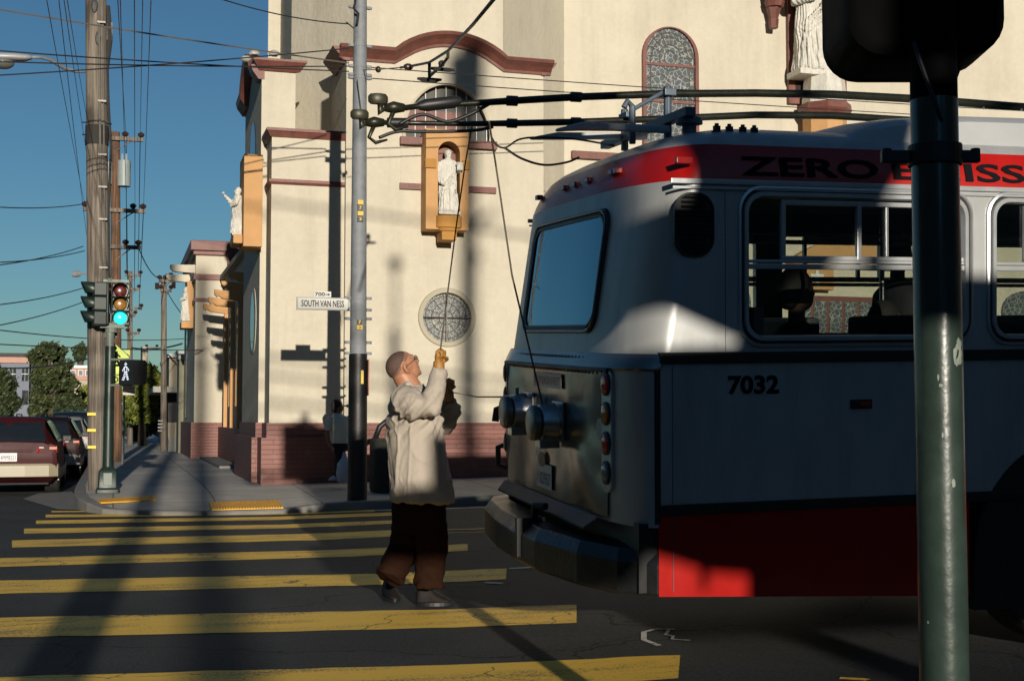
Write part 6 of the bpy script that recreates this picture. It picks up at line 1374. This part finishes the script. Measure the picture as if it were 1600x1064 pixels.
def tree(name,label,base,blobs,leaf,n,ml,trunk_r=.2,cat='tree'):
    base=Vector(base); t=thing(name,label,cat,base,'trees beyond the parked cars'); zc=min(bl_[0].z-bl_[1]*.5 for bl_ in blobs); topb=max(blobs,key=lambda q:q[0].z)[0]
    b=MB(); cen=sum((q[0] for q in blobs),V(0,0,0))/len(blobs); b.tube([base-V(0,0,.3),base.lerp(V(cen.x,cen.y,zc),.8),V(cen.x,cen.y,cen.z)],[trunk_r,trunk_r*.8,trunk_r*.35],9)
    for q in blobs[:10]: b.tube([V(cen.x,cen.y,min(zc+.3,cen.z)),V(cen.x,cen.y,zc).lerp(q[0],.6)+V(0,0,.2),q[0]],[trunk_r*.45,trunk_r*.3,trunk_r*.1],6)
    b.build('trunk',M['bark'],t,smooth=True)
    rnd=random.Random(hash(label)%1000 if False else len(label)); tot=sum(q[1]**2 for q in blobs); vs=[];fs=[]
    for c,r,sz in blobs:
        k=int(n*r*r/tot)
        sub=[(V(rnd.gauss(0,1),rnd.gauss(0,1),rnd.gauss(0,1)).normalized()*rnd.uniform(.55,1.0)*r) for _ in range(26)]
        for _ in range(k):
            s=rnd.choice(sub); p=c+V(s.x,s.y,s.z*sz)+V(rnd.gauss(0,1),rnd.gauss(0,1),rnd.gauss(0,1))*r*.17
            a=V(rnd.gauss(0,1),rnd.gauss(0,1),rnd.gauss(0,1)).normalized(); d=a.orthogonal().normalized(); e=a.cross(d); l=leaf*rnd.uniform(.6,1.4); i=len(vs)
            vs+=[p-d*l,p-e*l*.5,p+d*l,p+e*l*.5]; fs.append((i,i+1,i+2,i+3))
    b=MB(); b.add(vs,fs); me=b.build('crown',ml,t)
    return t
def blob(px,py,Y,rp,sz=1): return (atY(px,py,Y),rp*Y/F*1.02,sz)
tree('evergreen_tree','tall dark evergreen tree with an uneven top, behind the parked cars',(atY(82,650,62).x,62,-.1),[blob(62,560,62,14),blob(75,548,61,13),blob(88,552,62,14),blob(100,575,62,12),blob(68,590,62,18),blob(88,590,61,18),blob(104,600,62,15),blob(75,622,62,20),blob(98,625,62,17),blob(62,635,62,14),blob(112,628,63,12)],.085,30000,lf3,.35)
tree('evergreen_tree','dark bushy tree at the left edge of the picture above the maroon car',(atY(-10,650,48).x,48,-.1),[blob(-12,600,48,24),blob(8,608,48,16),blob(18,630,48,13),blob(0,638,48,18),blob(-20,570,48,16)],.07,14000,lf1,.3)
tree('round_tree','distant round dark tree on the skyline left of the wooden pole',(atY(126,575,160).x,160,7),[blob(121,549,160,8),blob(130,548,160,8),blob(125,543,160,7),blob(126,556,160,8)],.22,2500,lf1,.4)
tree('street_tree','light green tree partly hidden by the left side of the wooden pole',(atY(134,660,70).x,70,-.1),[blob(133,615,70,13),blob(130,640,70,13),blob(140,628,70,14),blob(122,650,70,9)],.1,5000,lf2,.2)
tree('street_tree','sunlit green tree filling the end of the side street',(atY(222,690,56).x,56,-.1),[blob(212,590,56,13),blob(228,582,56,14),blob(240,592,56,12),blob(205,615,56,17),blob(228,612,55,20),blob(243,618,56,12),blob(215,640,56,18),blob(235,642,56,15),blob(200,650,57,12)],.07,24000,lf2,.2)
tree('street_tree','dark shaded tree low behind the green one at the end of the street',(atY(215,690,66).x,66,-.1),[blob(200,665,66,16),blob(225,668,66,18),blob(245,660,66,14),blob(212,680,66,12)],.1,6000,lf1,.25)
tree('evergreen_tree','very dark low tree between the tall evergreen and the pole',(atY(115,650,58).x,58,-.1),[blob(100,640,58,14),blob(116,635,58,15),blob(128,648,58,11),blob(90,655,58,12)],.09,6000,lf1,.2)
# ================================================================ FAR BUILDINGS
def pbox(px0,px1,py0,py1,Y,dep,name,m,par=None,**k):
    a=atY(px0,py1,Y); c=atY(px1,py0,Y); b=MB(); b.box((a.x,Y,a.z),(c.x,Y+dep,c.z)); return b.build(name,m,par,**k)
g=thing('building','grey three storey building with a pink cornice behind the left trees','building',(atY(20,650,115).x,115,-.1))
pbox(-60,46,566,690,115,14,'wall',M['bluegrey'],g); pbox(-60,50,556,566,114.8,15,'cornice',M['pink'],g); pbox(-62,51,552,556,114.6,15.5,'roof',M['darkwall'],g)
for i,px in enumerate((-14,2,15,34)):
    w_=pbox(px,px+10,574,595,114.9,.1,'window',M['darkglass'],g); pbox(px+4.6,px+5.4,574,595,114.85,.04,'glazing_bar',M['white'],w_); pbox(px,px+10,584,584.8,114.84,.04,'glazing_bar',M['white'],w_); pbox(px,px+10,610,632,114.9,.1,'window',M['darkglass'],g)
a=atY(46,690,115); c=atY(52,556,115); b=MB(); b.box((a.x,115.1,-.1),(a.x+.4,130,c.z)); b.build('side_wall',M['darkwall'],g)
g=thing('building','pink and beige building with white windows beyond the evergreen tree','building',(atY(120,650,100).x,100,-.1))
pbox(103,145,594,690,100,12,'wall',M['tan'],g); pbox(103,145,575,593.8,99.9,12,'upper_wall',M['pink'],g); pbox(100,147,571,575,99.7,13,'cornice',M['white'],g)
for px in (110,122,133): w_=pbox(px,px+8,578,587,99.85,.1,'window',M['white'],g); pbox(px+1,px+7,579,586,99.8,.04,'pane',M['bluegrey'],w_)
pbox(114,121,595,604,99.9,.1,'window',M['darkglass'],g)
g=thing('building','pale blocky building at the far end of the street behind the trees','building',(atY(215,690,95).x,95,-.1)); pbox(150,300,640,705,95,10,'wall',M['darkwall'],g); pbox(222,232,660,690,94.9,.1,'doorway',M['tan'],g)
g=thing('building','low shop building with a flat projecting canopy on the right of the far sidewalk','building',(atY(265,700,50).x,50,-.1))
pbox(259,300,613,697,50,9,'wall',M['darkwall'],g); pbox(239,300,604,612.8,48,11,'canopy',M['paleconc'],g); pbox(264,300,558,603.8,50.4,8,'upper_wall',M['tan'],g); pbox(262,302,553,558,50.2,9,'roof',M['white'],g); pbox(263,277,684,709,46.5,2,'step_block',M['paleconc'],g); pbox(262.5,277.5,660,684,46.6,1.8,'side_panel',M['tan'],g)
pbox(276,290,548,553,60,5,'roof_vent',M['paleconc'],g)
g=thing('building','narrow tan and dark wall panelled building against the far brown-trimmed tower','building',(atY(283,716,45).x,45,-.1)); a=atY(277,716,45)
b=MB(); b.box((a.x,44.6,-.1),(a.x+2,46,atY(277,562,45).z)); b.build('wall',mat('olive_wall',(.20,.19,.13),.9),g); b=MB(); b.box((a.x-.03,44.5,atY(277,562,45).z),(a.x+2,46,atY(277,556,45).z)); b.build('roof',M['paleconc'],g)
b=MB(); b.box((a.x+.3,44.4,-.1),(a.x+.42,44.55,1.0)); b.build('door_post',M['white'],g)
b=MB(); b.box((atY(240,0,70).x,70,-.1),(atY(252,0,70).x,72,atY(240,650,70).z)); 
hl=MB(); hl.add([( -500+25*i,900+40*math.sin(i*.7),-5) for i in range(50)]+[(-500+25*i,900+40*math.sin(i*.7),9+5*noise.noise(V(i*.25,1,0))+3*noise.noise(V(i*1.3,2,0))) for i in range(50)]+[(-500+25*i,1100,10) for i in range(50)],[(i,i+1,i+51,i+50) for i in range(49)]+[(i+50,i+51,i+101,i+100) for i in range(49)])
tag(hl.build('hill',M['hill'],org=(0,0,0),smooth=True),kind='structure')
# ================================================================ OVERHEAD WIRES
def wire(a,ya,c,yc,label,r=.012,sag=.01,m=None,name='overhead_wire'):
    A=atY(a[0],a[1],ya); C_=atY(c[0],c[1],yc); L_=(A-C_).length; n=14
    P=[A.lerp(C_,i/n)-V(0,0,4*sag*L_*(i/n)*(1-i/n)) for i in range(n+1)]
    b=MB(); b.tube(P,r,5); tag(b.build(name,m or M['wire']),label,'wire','overhead wires')
Y1=22.3;Y2=b2.y;Y0=12
G='thin wire descending to the second utility pole, left of the corner pole'
for a,c in (((73,0),(133,322)),((92,0),(137,380)),((100,0),(139,262)),((105,0),(138,195))): wire(a,Y0,c,Y2,G,.0045,.002)
G='thin dark wire converging down the street, right of the corner pole'
for a,c in (((184,0),(197,212)),((188,0),(198,328)),((210,0),(211,330)),((223,0),(219,214)),((236,0),(224,328))): wire(a,Y0,c,Y2,G,.005,.002)
G='short thin wire span between the far utility poles'
for a,c in (((197,212),(198,428)),((219,214),(216,428)),((198,330),(200,480)),((211,330),(210,450)),((224,330),(217,482)),((160,330),(198,492))): wire(a,Y2,c,58,G,.012,.004)
G='grey span wire crossing the whole width of the sky near the top'
wire((-10,14),19,(545,99),PY,G,.012,.004,M['wirelight'])
for k,(a,c) in enumerate((((0,80),(545,112)),((0,97),(545,104)),((0,118),(545,76)))): wire(a,18.6,c,PY,('highest','lowest','rising')[k]+' of three taut wires crossing left to the silver pole',.010,.005,M['wire'])
wire((330,-6),19,(545,38),PY,'drooping wire entering from the top to the silver pole',.010,.03)
G='long thin wire from the silver pole across the church front'
wire((566,105),PY,(1620,175),23,G,.009,.002); wire((566,122),PY,(1620,190),23.2,G,.009,.002)
for k,(a,c) in enumerate((((0,324),(130,319)),((0,414),(130,385)),((0,410),(132,392)),((0,476),(140,447)),((0,508),(140,468)),((0,538),(500,540)),((0,516),(300,528)))): wire(a,28,c,Y2 if k<5 else 50,('thin horizontal wire low in the left sky at the middle crossarm','sloping wire in the left sky reaching the lower crossarm','second sloping wire in the left sky at the lower crossarm','sloping wire in the left sky behind the signal heads','lower sloping wire in the left sky behind the signal heads','long low horizontal wire above the left trees','faint low horizontal wire above the left building')[k],.012,.006)
wire((216,386),Y2,(259,432),48,'drooping wire from the second pole to the pale pole',.015,.03); wire((259,452),48,(292,500),46,'wire from the pale pole down to the far tower',.015,.03); wire((205,543),58,(285,537),46,'thick low wire crossing the end of the street',.03,.01)
wire((0,575),55,(140,560),50,'low dark cable above the grey building',.03,.02)
# insulators on the span wires
for px,py,l in ((397,84,'small pale insulator on the span wire left of the church cornice'),(384,92,'second pale insulator hanging on the span wires left of the church'),(428,84,'small grey insulator on the wire in front of the tower wall')):
    b=MB(); c=atY(px,py,PY-.1); b.tube([c+V(-.08,0,-.01),c+V(-.03,0,0),c+V(.04,0,.0),c+V(.08,0,.01)],[.012,.05,.05,.015],10); tag(b.build('strain_insulator',mat('insulator_grey',(.34,.33,.30),.4),smooth=True),l,'insulator','wire insulators')
# trolley contact wire with hangers
def wl(l,Y): return [atY(px,py,Y) for px,py in l]
b=MB(); b.tube([atY(566,110,PY)]+wl([(592,109),(626,106)],19),.008,6); tag(b.build('pull_wire',M['wire']),'short wire tying the trolley wire to the silver pole','wire','overhead wires')
tw=thing('trolley_wire_curve','thick dark trolley wire curving up out of the picture, with two hangers','trolley wire',atY(671,124,16))
b=MB(); b.tube([atY(626,106,18.6),atY(641,104,18),atY(671,98,16.5),atY(700,80,15),atY(738,40,12.5),atY(776,-6,10.5)],.018,7); b.build('contact_wire',M['wire'],tw,smooth=True)
b=MB(); b.sphere(atY(638,105,18),(.07,.04,.05),10,8); b.build('strain_insulator',M['insul'],tw,smooth=True); b=MB(); c=atY(591,109,19.2); b.sphere(c,(.045,.04,.05),8,6); b.build('strain_insulator',M['insul'],tw,smooth=True)
b=MB(); b.tube([atY(671,98,16.5),atY(671,123,16.5)],.022,6); b.tube([atY(671,120,16.5),atY(690,103,16.3),atY(700,90,16),atY(700,80,15.2)],.020,6); b.tube(wl([(652,123),(660,124.5),(682,126),(690,125)],16.5),[.015,.03,.03,.015],6); b.tube(wl([(672,107),(680,108),(702,110),(710,110)],16.2),[.015,.028,.028,.015],6); b.sphere(atY(690,100,16.3),.045,8,6); b.build('wire_hanger',M['wire'],tw)
b=MB(); b.tube([atY(553,45,PY),atY(541,35,PY-.1)],.01,5); b.tube([atY(558,125,PY-.15),atY(565,178,PY-.2)],.006,5); tag(b.build('loose_wire',M['wire']),'short loose wires tied around the top of the silver pole','wire','overhead wires')
b=MB(); b.tube([atY(556,-2,PY-.16),atY(553,14,PY-.17),atY(560,22,PY-.17),atY(558,38,PY-.16)],.02,6); tag(b.build('cable_tie',M['wire']),'dark tangle of cable at the very top of the silver pole','cable')
# ================================================================ BEHIND THE CAMERA: what casts the long shadows
def uvp(u,v,Yp): # sun-space to world
    a=AZ; x=u*math.cos(a)+Yp*math.sin(a); y=-u*math.sin(a)+Yp*math.cos(a); return V(x,y,v-Yp*math.tan(EL))
def shade_pole(u,Yp,r,vtop,label,extra=None):
    p=uvp(u,vtop,Yp); b=MB(); b.tube([(p.x,p.y,0),p],[r,r*.85],12); t=thing('utility_pole',label,'utility pole',(p.x,p.y,0)); b.build('shaft',M['wood'],t,smooth=True); return t,p
shade_pole(-.70,-6,.19,14,'wooden pole behind the viewpoint whose shadow crosses the zebra stripes')
shade_pole(.16,-26,.22,12,'farther wooden pole behind the viewpoint casting a soft shadow')
t,p=shade_pole(4.88,-22,.17,12.2,'tall pole behind the viewpoint with a transformer, shading the church wall')
b=MB(); b.tube([p+V(.05,0,-1.0),p+V(.05,0,.1)],.26,14); b.tube([p+V(-.3,0,-1.0),p+V(-.3,0,-.1)],.12,10); q=p+V(0,0,-3.6); b.tube([q,q+V(.25,0,.45),q+V(.5,0,.55)],.07,6); b.tube([q+V(0,0,-.6),q+V(.2,0,-.2)],.08,6); b.build('transformer',M['galv'],t)
for k_,(va,vb) in enumerate(((7.3,6.2),(6.9,6.0),(6.3,5.7),(10.1,8.9),(5.9,5.2))):
    b=MB(); A_=uvp(-12,va+.5,-12); C2=uvp(22,vb-1.2,-12); n_w=20; b.tube([A_.lerp(C2,i/n_w)-V(0,0,1.2*(i/n_w)*(1-i/n_w)) for i in range(n_w+1)],.035,6); tag(b.build('overhead_cable',M['wire']),'thick overhead cable behind the viewpoint, shading the church wall','cable','cables behind the viewpoint')
p=uvp(3.5,8.14,-14); b=MB(); b.tube([(p.x,p.y,0),(p.x,p.y,p.z-1.2)],.09,10); b.tube([(p.x,p.y,p.z-1.2),p],.03,8); t=thing('street_lamp','globe street lamp behind the viewpoint','street lamp',(p.x,p.y,0)); b.build('post',M['galv'],t); b=MB(); b.sphere(p,.13,12,8); b.build('globe',M['white'],t,smooth=True)
poly=[(1.15,1.95),(1.15,2.40),(1.60,2.42),(1.60,2.78),(2.25,2.77),(2.70,2.795),(2.72,2.82),(2.3,2.98),(1.93,2.99),(1.93,3.5),(2.42,3.50),(2.46,3.62),(2.44,3.90),(2.25,3.90),(2.25,4.25),(3.95,4.25),(3.75,3.86),(3.42,3.4),(3.22,3.2),(6.5,3.2),(6.5,1.30),(2.80,1.30),(2.79,1.62),(2.575,1.64),(2.57,1.55),(2.53,1.55),(2.52,1.66),(2.25,1.74),(2.15,1.60),(1.955,1.60),(1.955,2.10),(1.80,2.12),(1.79,1.9),(1.6,1.9)]  # outline cut to give the wanted lit and shaded patches
Yp=-5; P=[uvp(u,v,Yp) for u,v in poly]; b=MB(); b.add(P+[p-SD*.22 for p in P],[tuple(range(len(P))),tuple(range(2*len(P)-1,len(P)-1,-1))]+[(i,(i+1)%len(P),(i+1)%len(P)+len(P),i+len(P)) for i in range(len(P))])
blocker=thing('shade_blocker','large added cut-out sun blocker on two posts behind the viewpoint','sign',(P[0].x,P[0].y,0)); b.build('blocker_panel',M['darkwall'],blocker)  # unseen blocker, added to shape the shade on bus, man and road
P=[uvp(u,v,Yp) for u,v in ((1.805,2.80),(2.125,2.80),(2.125,3.0),(2.245,3.2),(2.245,4.25),(1.805,4.25))]; b=MB(); b.add(P+[p-SD*.22 for p in P],[tuple(range(6)),tuple(range(11,5,-1))]+[(i,(i+1)%6,(i+1)%6+6,i+6) for i in range(6)]); b.build('blocker_panel',M['darkwall'],blocker)  # second piece of the added blocker
b=MB()
for u in (3.6,5.6): p=uvp(u,1.4,Yp); b.tube([(p.x,p.y,0),p],.12,8)
b.build('post',M['galv'],blocker)
# buildings across the street behind and to the left (seen in reflections)
for k,(x0,x1,y0,y1,hh,mm) in enumerate(((-85,-24,-76,-60,25,M['tan']),(-24,24,-76,-60,10.8,M['bluegrey']),(24,85,-76,-60,28,M['pink']),(-50,-26,-58,22,22,M['tan']),(27,50,-58,12,28,M['tan']))):
    t=thing('building','building standing behind the viewpoint','building',(x0,y0,0),'buildings behind the viewpoint')
    b=MB(); b.box((x0,y0,-.1),(x1,y1,hh)); b.build('wall',mm,t); b=MB(); b.box((x0-.2,y0-.2,hh),(x1+.2,y1+.2,hh+.25)); b.build('roof',M['paleconc'],t)
